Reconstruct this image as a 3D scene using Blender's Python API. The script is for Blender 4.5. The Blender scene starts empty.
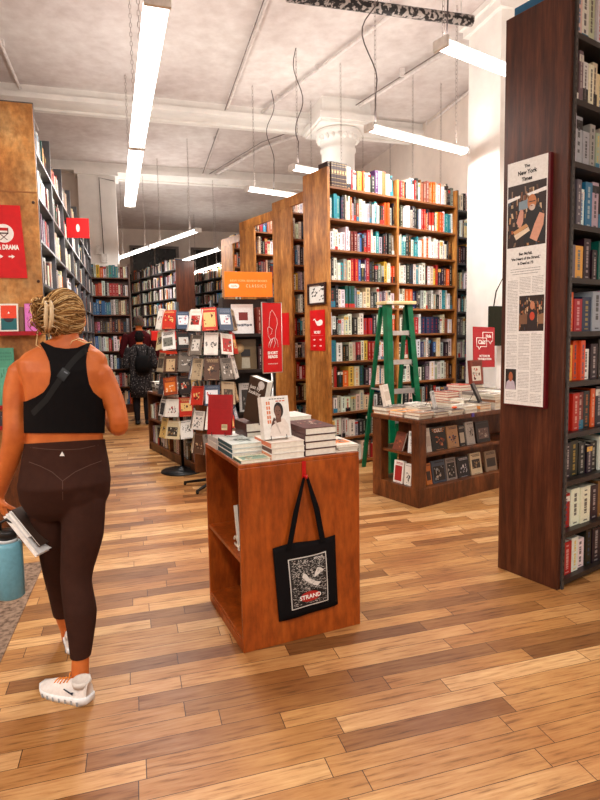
import bpy, bmesh, math, random
from mathutils import Vector, Matrix, noise
R = math.radians
PI = math.pi
rnd = random.Random(7)
SC = bpy.context.scene
COL = SC.collection

# ------------------------------------------------------------------ camera
EYE = Vector((0, 0, 1.5))
FPX, PX, PY = 565.0, 300.0, 386.0
CAMROT = Matrix.Rotation(R(90 - 5.17), 3, 'X') @ Matrix.Rotation(R(-0.95), 3, 'Z')
cam = bpy.data.cameras.new('camera')
cam.sensor_width = 36
cam.lens = FPX / 800 * 36
cam.shift_y = (PY - 400) / 800
cam.clip_start = 0.05
camo = bpy.data.objects.new('camera', cam)
camo.matrix_world = Matrix.Translation(EYE) @ CAMROT.to_4x4()
COL.objects.link(camo)
SC.camera = camo
SC.view_settings.view_transform = 'Standard'
SC.view_settings.look = 'None'
SC.view_settings.gamma = 1
SC.view_settings.exposure = 0.0
SC.view_settings.use_curve_mapping = False


def ray(px, py):
    return (CAMROT @ Vector(((px - PX) / FPX, -(py - PY) / FPX, -1))).normalized()


def U(px, py, z=0.0):
    """point of the level plane at height z seen at this pixel"""
    d = ray(px, py)
    return EYE + d * ((z - EYE.z) / d.z)


def D(px, py, Y):
    """point at distance Y in front of the camera seen at this pixel"""
    d = ray(px, py)
    return EYE + d * (Y / d.y)


def P(px, py, o, n):
    """point of the plane (o, n)"""
    d = ray(px, py)
    return EYE + d * ((Vector(o) - EYE).dot(n) / d.dot(n))


def proj(p):
    q = CAMROT.transposed() @ (Vector(p) - EYE)
    if q.z > -0.05:
        return None
    return (PX + FPX * q.x / -q.z, PY - FPX * q.y / -q.z)


def frame(o, az):
    """local x = to the right along the face, y = away from the viewer. az = azimuth of local y, degrees clockwise"""
    return Matrix.Translation(Vector(o)) @ Matrix.Rotation(R(-az), 4, 'Z')


AZ = -33.9                      # the rotated bookcases
AB = -16.5                      # the building
A = Vector((math.sin(R(AZ)), math.cos(R(AZ)), 0))
B = Vector((math.cos(R(AZ)), -math.sin(R(AZ)), 0))
A2 = Vector((math.sin(R(AB)), math.cos(R(AB)), 0))
B2 = Vector((math.cos(R(AB)), -math.sin(R(AB)), 0))


def lin(v):
    v /= 255.0
    return v / 12.92 if v <= 0.04045 else ((v + 0.055) / 1.055) ** 2.4


def rgb(r, g=None, b=None):
    if g is None:
        r, g, b = r
    return (lin(r), lin(g), lin(b), 1.0)


# ------------------------------------------------------------------ meshes
class MB:
    def __init__(s, M=None):
        s.v = []; s.f = []; s.c = []; s.sm = []
        s.M = M or Matrix.Identity(4)

    def add(s, vs, fs, col=(200, 200, 200), smooth=False):
        n = len(s.v)
        s.v += [s.M @ Vector(p) for p in vs]
        for f in fs:
            s.f.append(tuple(n + i for i in f)); s.c.append(col); s.sm.append(smooth)

    def box(s, x0, x1, y0, y1, z0, z1, col=(200, 200, 200)):
        s.add([(x0, y0, z0), (x1, y0, z0), (x1, y1, z0), (x0, y1, z0), (x0, y0, z1), (x1, y0, z1), (x1, y1, z1), (x0, y1, z1)],
              [(0, 3, 2, 1), (4, 5, 6, 7), (0, 1, 5, 4), (1, 2, 6, 5), (2, 3, 7, 6), (3, 0, 4, 7)], col)

    def quad(s, a, b, c, d, col=(200, 200, 200)):
        s.add([a, b, c, d], [(0, 1, 2, 3)], col)

    def prism(s, pts, y0, y1, col=(200, 200, 200), side=None):
        """outline in x,z extruded along y (front at y0); pts counter-clockwise seen from -y"""
        n = len(pts)
        vs = [(x, y0, z) for x, z in pts] + [(x, y1, z) for x, z in pts]
        s.add(vs, [tuple(range(n)), tuple(range(2 * n - 1, n - 1, -1))], col)
        s.add(vs, [(i, n + i, n + (i + 1) % n, (i + 1) % n) for i in range(n)], side or col)

    def tube(s, pts, r, col=(200, 200, 200), n=6, cap=True, smooth=True):
        pts = [Vector(p) for p in pts]
        rs = r if isinstance(r, (list, tuple)) else [r] * len(pts)
        vs = []; fs = []
        up = None
        for i, p in enumerate(pts):
            t = (pts[min(i + 1, len(pts) - 1)] - pts[max(i - 1, 0)])
            if t.length < 1e-9: t = Vector((0, 0, 1))
            t.normalize()
            if up is None:
                up = Vector((0, 0, 1)) if abs(t.z) < 0.9 else Vector((1, 0, 0))
            u = t.cross(up).normalized(); w = u.cross(t).normalized(); up = w
            for k in range(n):
                a = 2 * PI * k / n
                vs.append(p + (u * math.cos(a) + w * math.sin(a)) * rs[i])
        for i in range(len(pts) - 1):
            for k in range(n):
                fs.append((i * n + k, i * n + (k + 1) % n, (i + 1) * n + (k + 1) % n, (i + 1) * n + k))
        if cap:
            fs.append(tuple(range(n - 1, -1, -1)))
            fs.append(tuple((len(pts) - 1) * n + k for k in range(n)))
        s.add(vs, fs, col, smooth)

    def lathe(s, prof, col=(200, 200, 200), n=24, c=(0, 0), smooth=True):
        vs = []; fs = []
        for r, z in prof:
            for k in range(n):
                a = 2 * PI * k / n
                vs.append((c[0] + r * math.cos(a), c[1] + r * math.sin(a), z))
        for i in range(len(prof) - 1):
            for k in range(n):
                fs.append((i * n + k, i * n + (k + 1) % n, (i + 1) * n + (k + 1) % n, (i + 1) * n + k))
        fs.append(tuple(range(n - 1, -1, -1)))
        fs.append(tuple((len(prof) - 1) * n + k for k in range(n)))
        s.add(vs, fs, col, smooth)

    def loft(s, rings, col=(200, 200, 200), n=16):
        """rings: (centre, rx, ry[, axis u, axis v])"""
        vs = []; fs = []
        for rg in rings:
            c, rx, ry = Vector(rg[0]), rg[1], rg[2]
            u = Vector(rg[3]) if len(rg) > 3 else Vector((1, 0, 0))
            w = Vector(rg[4]) if len(rg) > 4 else Vector((0, 1, 0))
            for k in range(n):
                a = 2 * PI * k / n
                vs.append(c + u * (rx * math.cos(a)) + w * (ry * math.sin(a)))
        for i in range(len(rings) - 1):
            for k in range(n):
                fs.append((i * n + k, i * n + (k + 1) % n, (i + 1) * n + (k + 1) % n, (i + 1) * n + k))
        fs.append(tuple(range(n - 1, -1, -1)))
        fs.append(tuple((len(rings) - 1) * n + k for k in range(n)))
        s.add(vs, fs, col, True)

    def ball(s, c, rx, ry, rz, col=(200, 200, 200), n=14, m=9):
        c = Vector(c)
        s.loft([(c + Vector((0, 0, -rz * math.cos(PI * (i + .02) / (m + .04)))), rx * math.sin(PI * (i + .02) / (m + .04)) + 1e-4, ry * math.sin(PI * (i + .02) / (m + .04)) + 1e-4) for i in range(m + 1)], col, n)

    def mesh(s, name, bevel=0.0):
        me = bpy.data.meshes.new(name)
        me.from_pydata([tuple(v) for v in s.v], [], s.f)
        ca = me.color_attributes.new('Col', 'FLOAT_COLOR', 'CORNER')
        flat = []
        cache = {}
        for f, c in zip(s.f, s.c):
            if c not in cache: cache[c] = rgb(c)
            flat += list(cache[c]) * len(f)
        ca.data.foreach_set('color', flat)
        me.polygons.foreach_set('use_smooth', s.sm)
        me.update()
        return me

    def build(s, name, mat, parent=None, M=None, bevel=0.0):
        o = bpy.data.objects.new(name, s.mesh(name))
        if mat: o.data.materials.append(mat)
        COL.objects.link(o)
        if parent: o.parent = parent
        if M is not None: o.matrix_local = M
        if bevel:
            b = o.modifiers.new('bevel', 'BEVEL'); b.width = bevel; b.segments = 2; b.limit_method = 'ANGLE'; b.angle_limit = R(40)
        return o


def tag(o, label=None, cat=None, group=None, kind=None):
    if label: o['label'] = label
    if cat: o['category'] = cat
    if group: o['group'] = group
    if kind: o['kind'] = kind
    return o


def thing(name, M, label, cat, group=None):
    o = bpy.data.objects.new(name, None)
    o.empty_display_size = 0.1
    COL.objects.link(o)
    o.matrix_world = M
    return tag(o, label, cat, group)


def struct(name, mb, mat, bevel=0):
    return tag(mb.build(name, mat, bevel=bevel), kind='structure')


def text(s, size, mat, parent, M, name='lettering', ext=0.0008, align='CENTER', sx=1.0, bold=0.0, shear=0.0):
    """lettering as a mesh lying in local x,z facing -y"""
    cu = bpy.data.curves.new(name, 'FONT')
    cu.body = s; cu.size = size; cu.extrude = ext; cu.align_x = align; cu.align_y = 'CENTER'; cu.resolution_u = 3
    cu.offset = bold; cu.shear = shear
    tmp = bpy.data.objects.new('tmp', cu)
    COL.objects.link(tmp)
    dg = bpy.context.evaluated_depsgraph_get()
    me = bpy.data.meshes.new_from_object(tmp.evaluated_get(dg))
    bpy.data.objects.remove(tmp); bpy.data.curves.remove(cu)
    me.name = name
    me.transform(Matrix.Rotation(PI / 2, 4, 'X') @ Matrix.Scale(sx, 4, (1, 0, 0)))
    me.materials.clear(); me.materials.append(mat)
    o = bpy.data.objects.new(name, me)
    COL.objects.link(o)
    if parent: o.parent = parent
    o.matrix_local = M
    return o


def T(x, y, z): return Matrix.Translation((x, y, z))
def RZ(a): return Matrix.Rotation(R(a), 4, 'Z')
def RX(a): return Matrix.Rotation(R(a), 4, 'X')
def RY(a): return Matrix.Rotation(R(a), 4, 'Y')


# ------------------------------------------------------------------ materials
class NT:
    def __init__(s, name, rough=0.6, metal=0.0, spec=0.4):
        s.m = bpy.data.materials.new(name); s.m.use_nodes = True
        s.t = s.m.node_tree; s.n = s.t.nodes; s.b = s.n['Principled BSDF']
        s.b.inputs['Roughness'].default_value = rough
        s.b.inputs['Metallic'].default_value = metal
        s.b.inputs['Specular IOR Level'].default_value = spec

    def new(s, typ, **kw):
        nd = s.n.new(typ)
        for k, v in kw.items(): setattr(nd, k, v)
        return nd

    def link(s, a, b): s.t.links.new(a, b)

    def noise(s, vec, scale, detail=4, rough=0.6):
        nd = s.new('ShaderNodeTexNoise'); nd.inputs['Scale'].default_value = scale
        nd.inputs['Detail'].default_value = detail; nd.inputs['Roughness'].default_value = rough
        if vec: s.link(vec, nd.inputs['Vector'])
        return nd

    def ramp(s, fac, stops):
        nd = s.new('ShaderNodeValToRGB')
        e = nd.color_ramp.elements
        while len(e) < len(stops): e.new(0.5)
        for el, (p, c) in zip(e, stops):
            el.position = p; el.color = rgb(c) if len(c) == 3 else c
        s.link(fac, nd.inputs['Fac'])
        return nd

    def mapping(s, scale=(1, 1, 1), rot=(0, 0, 0), coord='Object'):
        tc = s.new('ShaderNodeTexCoord'); mp = s.new('ShaderNodeMapping')
        mp.inputs['Scale'].default_value = scale; mp.inputs['Rotation'].default_value = rot
        s.link(tc.outputs[coord], mp.inputs['Vector'])
        return mp.outputs['Vector']

    def mix(s, fac, a, b, mode='MIX'):
        nd = s.new('ShaderNodeMix', data_type='RGBA', blend_type=mode)
        if isinstance(fac, float): nd.inputs[0].default_value = fac
        else: s.link(fac, nd.inputs[0])
        for i, x in ((6, a), (7, b)):
            if isinstance(x, tuple): nd.inputs[i].default_value = x
            else: s.link(x, nd.inputs[i])
        return nd.outputs[2]

    def bump(s, h, strength=0.2, dist=0.01):
        nd = s.new('ShaderNodeBump'); nd.inputs['Strength'].default_value = strength; nd.inputs['Distance'].default_value = dist
        s.link(h, nd.inputs['Height']); s.link(nd.outputs[0], s.b.inputs['Normal'])

    def math(s, op, a, b=None):
        nd = s.new('ShaderNodeMath', operation=op)
        for i, x in ((0, a), (1, b)):
            if x is None: continue
            if isinstance(x, (int, float)): nd.inputs[i].default_value = x
            else: s.link(x, nd.inputs[i])
        return nd.outputs[0]

    def base(s, sock): s.link(sock, s.b.inputs['Base Color']); return s.m


def plain(name, c, rough=0.6, metal=0.0, var=0.12, scale=12, spec=0.4, bump=0.0):
    t = NT(name, rough, metal, spec)
    nz = t.noise(t.mapping(), scale)
    d = tuple(max(0, x * (1 - var)) for x in c); l = tuple(min(255, x * (1 + var * .6)) for x in c)
    if bump: t.bump(nz.outputs[0], bump, .005)
    return t.base(t.ramp(nz.outputs[0], [(0.3, d), (0.7, l)]).outputs[0])


def wood(name, dark, mid, light, stretch=(9, 9, .9), scale=3.0, rough=0.45, blotch=0.5, spec=.4):
    t = NT(name, rough, 0, spec)
    v = t.mapping(stretch)
    g = t.noise(v, scale, 6, .65)
    g2 = t.noise(t.mapping(tuple(x * 5 for x in stretch)), scale, 3)
    col = t.ramp(g.outputs[0], [(0.3, dark), (0.5, mid), (0.72, light)]).outputs[0]
    fine = t.ramp(g2.outputs[0], [(0.35, (150, 140, 130)), (0.6, (255, 255, 255))]).outputs[0]
    col = t.mix(0.45, col, fine, 'MULTIPLY')
    bl = t.noise(t.mapping((1, 1, 1)), 2.2, 5, .7)
    blc = t.ramp(bl.outputs[0], [(0.35, (150, 132, 112)), (0.62, (255, 255, 255))]).outputs[0]
    col = t.mix(blotch, col, blc, 'MULTIPLY')
    t.bump(g2.outputs[0], .05, .002)
    return t.base(col)


def vcol(name, rough=0.5, spec=.4, metal=0.0):
    t = NT(name, rough, metal, spec)
    a = t.new('ShaderNodeAttribute', attribute_name='Col')
    nz = t.noise(t.mapping(), 60, 3)
    sp = t.ramp(nz.outputs[0], [(0.3, (225, 222, 218)), (0.65, (255, 255, 255))]).outputs[0]
    return t.base(t.mix(0.5, a.outputs['Color'], sp, 'MULTIPLY'))


M = {}
M['book'] = vcol('printed_cover', .42)
M['page'] = vcol('paper', .8, .1)
M['print'] = vcol('ink_print', .5)
M['paint'] = vcol('painted_metal', .35)
M['cloth'] = vcol('cloth', .9, .1)
M['tall_wood'] = wood('amber_plywood', (132, 78, 28), (196, 126, 54), (226, 164, 88), (4, 4, .8), 2.0, .5, .55)
M['shelf_wood'] = wood('amber_shelf', (105, 58, 25), (150, 90, 42), (190, 125, 68), (.8, 6, 6), 2.0, .5, .4)
M['ply'] = wood('pale_plywood', (184, 112, 50), (226, 162, 90), (242, 196, 132), (2.4, 2.4, 1.6), 2.2, .55, .75)
M['counter'] = wood('orange_stained_plywood', (140, 62, 16), (178, 84, 24), (196, 102, 36), (5, 5, 1.2), 1.6, .38, .45)
M['table'] = wood('brown_stained_oak', (62, 30, 14), (112, 62, 30), (150, 88, 44), (5, 5, 1.2), 2.2, .4, .5)
M['walnut'] = wood('dark_walnut', (52, 24, 14), (84, 42, 25), (112, 62, 38), (10, 10, .7), 2.4, .38, .3)
M['darkmetal'] = plain('dark_shelf_metal', (44, 36, 33), .4, .3, .2)
M['greymetal'] = plain('grey_shelf_metal', (92, 92, 96), .38, .5, .15)
M['black'] = plain('black_metal', (22, 20, 20), .4, .4)
M['wire'] = plain('black_wire', (30, 27, 26), .35, .6)
M['white'] = plain('white_enamel', (238, 236, 232), .45)
M['col_white'] = plain('white_gloss_paint', (246, 243, 238), .55, 0, .04, 3)
M['wall'] = plain('cream_wall_paint', (236, 224, 214), .8, 0, .05, 2, .2)
M['red'] = plain('red_sign_vinyl', (205, 8, 14), .4, 0, .06)
M['redboard'] = plain('red_shelf_edge', (170, 14, 28), .4, 0, .1)
M['orange'] = plain('orange_sign_board', (246, 122, 14), .5, 0, .03)
M['letterw'] = plain('white_lettering', (250, 246, 240), .5, 0, .02)
M['letterk'] = plain('black_lettering', (16, 14, 14), .6, 0, .05)
M['lettero'] = plain('orange_lettering', (235, 110, 60), .6, 0, .05)
M['green'] = plain('green_fibreglass', (0, 104, 66), .35, 0, .15)
M['alu'] = plain('aluminium', (205, 203, 200), .35, .6, .08)
M['maroon'] = plain('maroon_board_edge', (92, 12, 20), .45, 0, .1)
M['pipe'] = plain('painted_conduit', (232, 224, 220), .5, .0, .08)
M['cable'] = plain('dark_cable', (70, 58, 56), .5)
M['chain'] = plain('zinc_chain', (150, 136, 130), .4, .4)
M['greycable'] = plain('grey_cable', (120, 106, 102), .5)
M['frame'] = plain('dark_picture_frame', (52, 22, 14), .35)
M['blue'] = plain('blue_plastic', (20, 120, 190), .35)
M['skin'] = None

# ceiling: stained plaster
t = NT('ceiling_plaster', .85, 0, .15)
v = t.mapping()
n1 = t.noise(v, .55, 7, .62); n2 = t.noise(v, 6, 4)
c1 = t.ramp(n1.outputs[0], [(0.36, (208, 197, 194)), (0.46, (224, 216, 213)), (0.62, (234, 229, 226))]).outputs[0]
c2 = t.ramp(n2.outputs[0], [(0.3, (236, 232, 230)), (0.7, (255, 255, 255))]).outputs[0]
M['ceiling'] = t.base(t.mix(1.0, c1, c2, 'MULTIPLY'))

# floor: strip oak, each plank with its own tone
t = NT('oak_strip_floor', .5, 0, .3)
v = t.mapping((1, 1, 1), (0, 0, R(AB)))       # object coords turned into the building's axes
sep = t.new('ShaderNodeSeparateXYZ'); t.link(v, sep.inputs[0])
u_, w_ = sep.outputs[0], sep.outputs[1]
row = t.math('DIVIDE', w_, .094)
rowi = t.math('FLOOR', row); rowf = t.math('FRACT', row)
wn = t.new('ShaderNodeTexWhiteNoise', noise_dimensions='1D'); t.link(rowi, wn.inputs['W'])
ul = t.math('ADD', t.math('DIVIDE', u_, .72), t.math('MULTIPLY', wn.outputs['Value'], 7.3))
# wobble the plank lengths
ui = t.math('FLOOR', ul); uf = t.math('FRACT', ul)
cmb = t.new('ShaderNodeCombineXYZ'); t.link(ui, cmb.inputs[0]); t.link(rowi, cmb.inputs[1])
wn2 = t.new('ShaderNodeTexWhiteNoise', noise_dimensions='2D'); t.link(cmb.outputs[0], wn2.inputs['Vector'])
plank = t.ramp(wn2.outputs['Value'], [(0.0, (128, 88, 48)), (0.2, (164, 118, 68)), (0.45, (186, 140, 84)), (0.75, (204, 162, 106)), (1.0, (222, 186, 134))]).outputs[0]
off = t.new('ShaderNodeVectorMath', operation='MULTIPLY_ADD')
t.link(cmb.outputs[0], off.inputs[0]); off.inputs[1].default_value = (3.7, 5.1, 0); t.link(v, off.inputs[2])
mp = t.new('ShaderNodeMapping'); mp.inputs['Scale'].default_value = (2.2, 26, 1); t.link(off.outputs[0], mp.inputs['Vector'])
gr = t.noise(mp.outputs[0], 2.2, 6, .65)
grc = t.ramp(gr.outputs[0], [(0.32, (120, 84, 58)), (0.46, (225, 205, 190)), (0.7, (255, 255, 255))]).outputs[0]
col = t.mix(0.75, plank, grc, 'MULTIPLY')
wear = t.noise(t.mapping(), .9, 5, .6)
wc = t.ramp(wear.outputs[0], [(0.36, (190, 140, 96)), (0.6, (255, 255, 255))]).outputs[0]
col = t.mix(0.6, col, wc, 'MULTIPLY')
ga = t.math('LESS_THAN', rowf, .028)
gb = t.math('LESS_THAN', uf, .0045)
gap = t.math('MAXIMUM', ga, gb)
col = t.mix(gap, col, rgb(58, 30, 14))
t.bump(t.math('SUBTRACT', gr.outputs[0], gap), .12, .002)
rr = t.ramp(gr.outputs[0], [(0.3, (190, 190, 190)), (0.7, (160, 160, 160))])
t.link(rr.outputs[0], t.b.inputs['Roughness'])
M['floor'] = t.base(col)

# emitting tubes
t = NT('lit_diffuser', .5)
t.b.inputs['Base Color'].default_value = (1, 1, 1, 1)
t.b.inputs['Emission Color'].default_value = (1.0, .955, .9, 1)
t.b.inputs['Emission Strength'].default_value = 7.0
M['lamp'] = t.m

# blotched skin
t = NT('warm_skin', .5, 0, .35)
nz = t.noise(t.mapping(), 9, 4)
t.b.inputs['Subsurface Weight'].default_value = .08
t.b.inputs['Subsurface Radius'].default_value = (.03, .012, .006)
M['skin'] = t.base(t.ramp(nz.outputs[0], [(0.3, (176, 86, 34)), (0.7, (206, 112, 50))]).outputs[0])
M['legging'] = plain('brown_legging_knit', (56, 32, 24), .85, 0, .08, 30, .12)
M['top'] = plain('black_sports_knit', (15, 12, 13), .85, 0, .1, 30, .12)
# ------------------------------------------------------------------ the room
HC = 5.14; HB = 4.98; HCASE = 3.29
o = MB(); o.box(-14, 14, -4, 26, -.05, 0); struct('floor', o, M['floor'])
o = MB(); o.box(-14, 14, -4, 26, HC, HC + .1); struct('ceiling', o, M['ceiling'])

Q = U(33, 104, HCASE); Q.z = 0            # near corner of the tall case on the left
KC = D(339.5, 300, 9.5); KC.z = 0         # round column
WB = D(160, 335, 19.6); WB.z = 0


def wall(name, p, d, n, t0, t1, mat=None):
    """wall through p along d, its thickness on the side n"""
    p = Vector(p); d = Vector(d); n = Vector(n)
    a, b = p + d * t0, p + d * t1
    w = MB()
    q = [a, b, b + n * .15, a + n * .15]
    w.add([(v.x, v.y, 0) for v in q] + [(v.x, v.y, HC) for v in q], [(0, 3, 2, 1), (4, 5, 6, 7), (0, 1, 5, 4), (1, 2, 6, 5), (2, 3, 7, 6), (3, 0, 4, 7)])
    return struct(name, w, mat or M['wall'])


WL = Q - B2 * 3.2
wall('wall_left', WL, A2, -B2, -7, 16.0)
WR = D(410, 335, 10.7); WR.z = 0
wall('wall_right', WR, A2, B2, -9, 10.2)
wall('wall_back', WB, B2, A2, -5.5, 5.5)

# down-stand beams with mouldings
def beam(name, p, w=.62):
    f = MB(frame(p, AB))
    f.box(-7, 7, -w / 2, w / 2, HB, HC)
    for s in (-1, 1):
        y = s * w / 2
        f.box(-7, 7, y - .05, y + .05, HB - .035, HB + .04)
    struct(name, f, M['col_white'])
beam('trim_1', KC + A2 * .52, .46)
PIL = D(97.5, 200, 12.1); PIL.z = 0
beam('trim_2', PIL + A2 * .3)
beam('trim_3', KC - A2 * 7.4)
f = MB(frame(PIL, AB)); f.box(-.37, .37, 0, .6, 0, HB)
f.box(-.43, .43, -.05, .62, HB - .1, HB)
f.box(-.40, .40, -.02, .6, 0, .12)
pil = struct('trim_4', f, M['col_white'])
f = MB(frame(PIL, AB)); f.box(-4.2, -.37, .34, .5, 0, HB); struct('wall_side', f, M['wall'])
# round column with a capital
f = MB(T(KC.x, KC.y, 0))
f.lathe([(.34, 0), (.34, .12), (.27, .18), (.27, 4.42), (.29, 4.44), (.29, 4.48), (.27, 4.5), (.28, 4.56), (.33, 4.66), (.37, 4.70), (.37, 4.74), (.34, 4.76)], n=32)
for k in range(20):
    a = 2 * PI * k / 20
    f.ball((.32 * math.cos(a), .32 * math.sin(a), 4.63), .035, .035, .05, n=8, m=5)
f.M = frame((KC.x, KC.y, 0), AB)
f.box(-.42, .42, -.42, .42, 4.76, 4.80); f.box(-.46, .46, -.46, .46, 4.80, 4.90); f.box(-.40, .40, -.40, .40, 4.90, HC)
struct('trim_5', f, M['col_white'])

# square white pillar at the right
PR = D(497, 335, 6.45); PR.z = 0
f = MB(frame(PR, AB)); f.box(0, .62, 0, .62, 0, HC - .002)
f.box(-.05, .67, -.05, .67, HC - .16, HC - .003); f.box(-.09, .71, -.09, .71, HC - .07, HC - .004)
struct('trim_6', f, M['col_white'])

# dark windows high on the back wall
def window(n, px0, px1, py0, py1):
    a = P(px0, py0, WB, A2); b = P(px1, py1, WB, A2)
    w = (b - a).dot(B2); Mx = frame((a.x, a.y, 0), AB)
    z0, z1 = b.z, a.z
    f = MB(Mx)
    f.box(.02, w - .02, -.02, .0, z0, z1)
    g = tag(f.build('window_%d' % n, plain('dark_glass_%d' % n, (30, 28, 28), .12, 0, .4, 2)), kind='structure')
    f = MB(Mx)
    for x0, x1, y0, y1 in [(-.08, .02, z0 - .08, z1 + .08), (w - .02, w + .08, z0 - .08, z1 + .08), (.02, w - .02, z1, z1 + .08), (.02, w - .02, z0 - .08, z0), (w * .5 - .02, w * .5 + .02, z0, z1)]:
        f.box(x0, x1, -.06, 0, y0, y1)
    f.build('window_frame', plain('grey_window_frame_%d' % n, (120, 110, 104), .6), g)
window(1, 132, 178, 248, 300)
window(2, 193, 222, 250, 296)
window(3, 60, 100, 246, 298)

# conduits, sprinkler pipe
def pipe_thing(name, pts, r, label, cat, mat, clips=0, group=None):
    f = MB(); f.tube(pts, r, n=8)
    o = f.build(name, mat)
    tag(o, label, cat, group)
    if clips:
        L = [Vector(p) for p in pts]
        for i in range(clips):
            p = L[0].lerp(L[-1], (i + .5) / clips)
            g = MB(); g.box(p.x - .035, p.x + .035, p.y - .02, p.y + .02, p.z - r * .6, HC)
            g.build('clip', M['pipe'], o)
    return o
hz = HC - .06
pipe_thing('conduit', [U(275, -20, hz), U(200, 182, hz)], .018, 'straight white conduit on ceiling, left of the two, carrying a dark cable', 'conduit', M['pipe'], 4)
pipe_thing('ceiling_cable', [U(271, -20, hz - .03), U(232, 90, hz - .03), U(199, 184, hz - .03)], .007, 'dark cable clipped along the leftmost straight ceiling conduit', 'cable', M['greycable'])
pipe_thing('conduit', [U(400, 8, hz), U(345, 49.5, hz), U(262, 112, hz)], .022, 'white conduit on ceiling ending above the hanging lamps in the middle', 'conduit', M['pipe'], 3)
pipe_thing('conduit', [U(445, 52, hz - .03), U(340, 118, hz - .03), U(330, 124, hz - .03), U(262, 148, hz - .03), U(196, 186, hz - .03)], .03, 'long white conduit pair running diagonally past the round column capital', 'conduit', M['pipe'], 5)
pipe_thing('ceiling_cable', [U(446, 48, hz - .03), U(342, 114, hz - .03), U(262, 142, hz - .03), U(196, 182, hz - .03)], .007, 'dark cable running beside the diagonal conduit pair under the ceiling', 'cable', M['greycable'])
pipe_thing('conduit', [U(476, 86, hz), U(415, 135, hz)], .02, 'short white conduit on ceiling beside the square white pillar', 'conduit', M['pipe'], 2)
f = MB(); pz = HC - .32
a, b = U(305, -2, pz), U(472, 21, pz)
f.tube([a - (b - a) * .1, b], .055, n=12)
d = (b - a)
mo = NT('mottled_pipe_lagging', .6); nz = mo.noise(mo.mapping((1, 1, 1)), 22, 2, .5)
mo.base(mo.ramp(nz.outputs[0], [(0.50, (30, 25, 25)), (0.56, (170, 160, 154))]).outputs[0])
pp = f.build('ceiling_pipe', mo.m)
tag(pp, 'fat black and white mottled pipe hung below the ceiling at top', 'pipe')
for i in (.12, .5, .93):
    p = a + d * i
    g = MB(); g.tube([p, (p.x, p.y, HC)], .006, n=5); g.build('hanger', M['pipe'], pp)
a = U(0, 42, hz); b = U(38, 130, hz)
pipe_thing('conduit', [a - (b - a) * .3, b], .02, 'white conduit on ceiling above the plywood bookcase end at left', 'conduit', M['pipe'], 2)

# thermostat boxes and cable on the pilaster
f = MB(frame(PIL, AB))
def pil_pt(px, py): return frame(PIL, AB).inverted() @ P(px, py, PIL, A2)
q = pil_pt(99, 250); f.box(q.x - .06, q.x + .06, -.05, 0, q.z - .09, q.z + .09)
tag(f.build('wall_box', M['white']), 'small white control box on the pilaster, the upper left one', 'control box')
f = MB(frame(PIL, AB)); q = pil_pt(104.5, 258); f.box(q.x - .06, q.x + .06, -.05, 0, q.z - .1, q.z + .08)
tag(f.build('wall_box', M['white']), 'small cream switch box on the pilaster, lower right at end of cable', 'control box')
f = MB(frame(PIL, AB)); a = pil_pt(99, 178); b = pil_pt(104, 255); c_ = pil_pt(101, 210)
f.tube([(a.x + .3, -.02, a.z - .05), (a.x, -.02, a.z), (c_.x, -.02, c_.z), (b.x, -.02, b.z)], .008)
tag(f.build('wall_cable', M['cable']), 'thin dark cable running down the white pilaster', 'cable')
# ------------------------------------------------------------------ bookcases and spine-out books
PAL = dict(w=(238, 234, 226), c=(226, 210, 180), k=(26, 23, 24), g=(112, 106, 102), s=(176, 172, 168), r=(170, 26, 26), R=(122, 22, 26),
           o=(226, 92, 30), b=(48, 106, 156), t=(44, 140, 154), n=(18, 84, 66), y=(232, 176, 66), m=(134, 82, 50), d=(62, 34, 26),
           p=(222, 140, 160), v=(84, 56, 92), N=(28, 40, 76), D=(54, 26, 20))
CN = dict(w='white', c='cream', k='black', g='dark grey', s='light grey', r='red', R='deep red', o='orange', b='blue', t='turquoise', n='dark green',
          y='yellow', m='brown', d='dark brown', p='pink', v='purple', N='navy', D='leather-bound')
ORD = ['', 'first', 'second', 'third', 'fourth', 'fifth', 'sixth', 'seventh', 'eighth', 'ninth', 'tenth', 'eleventh', 'twelfth', 'thirteenth',
       'fourteenth', 'fifteenth', 'sixteenth', 'seventeenth', 'eighteenth', 'nineteenth', 'twentieth', 'twenty-first', 'twenty-second',
       'twenty-third', 'twenty-fourth', 'twenty-fifth', 'twenty-sixth', 'twenty-seventh', 'twenty-eighth', 'twenty-ninth', 'thirtieth'] + ['far'] * 30
RANDROW = 'wwwwwwccckkkkkggsssrRotbnymmdddNvgkkwwckkmwrkwcs'
SPEC = []          # every spine-out book before it becomes an object


def jit(c, k=14):
    return tuple(max(4, min(252, int(x + rnd.uniform(-k, k)))) for x in c)


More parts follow.
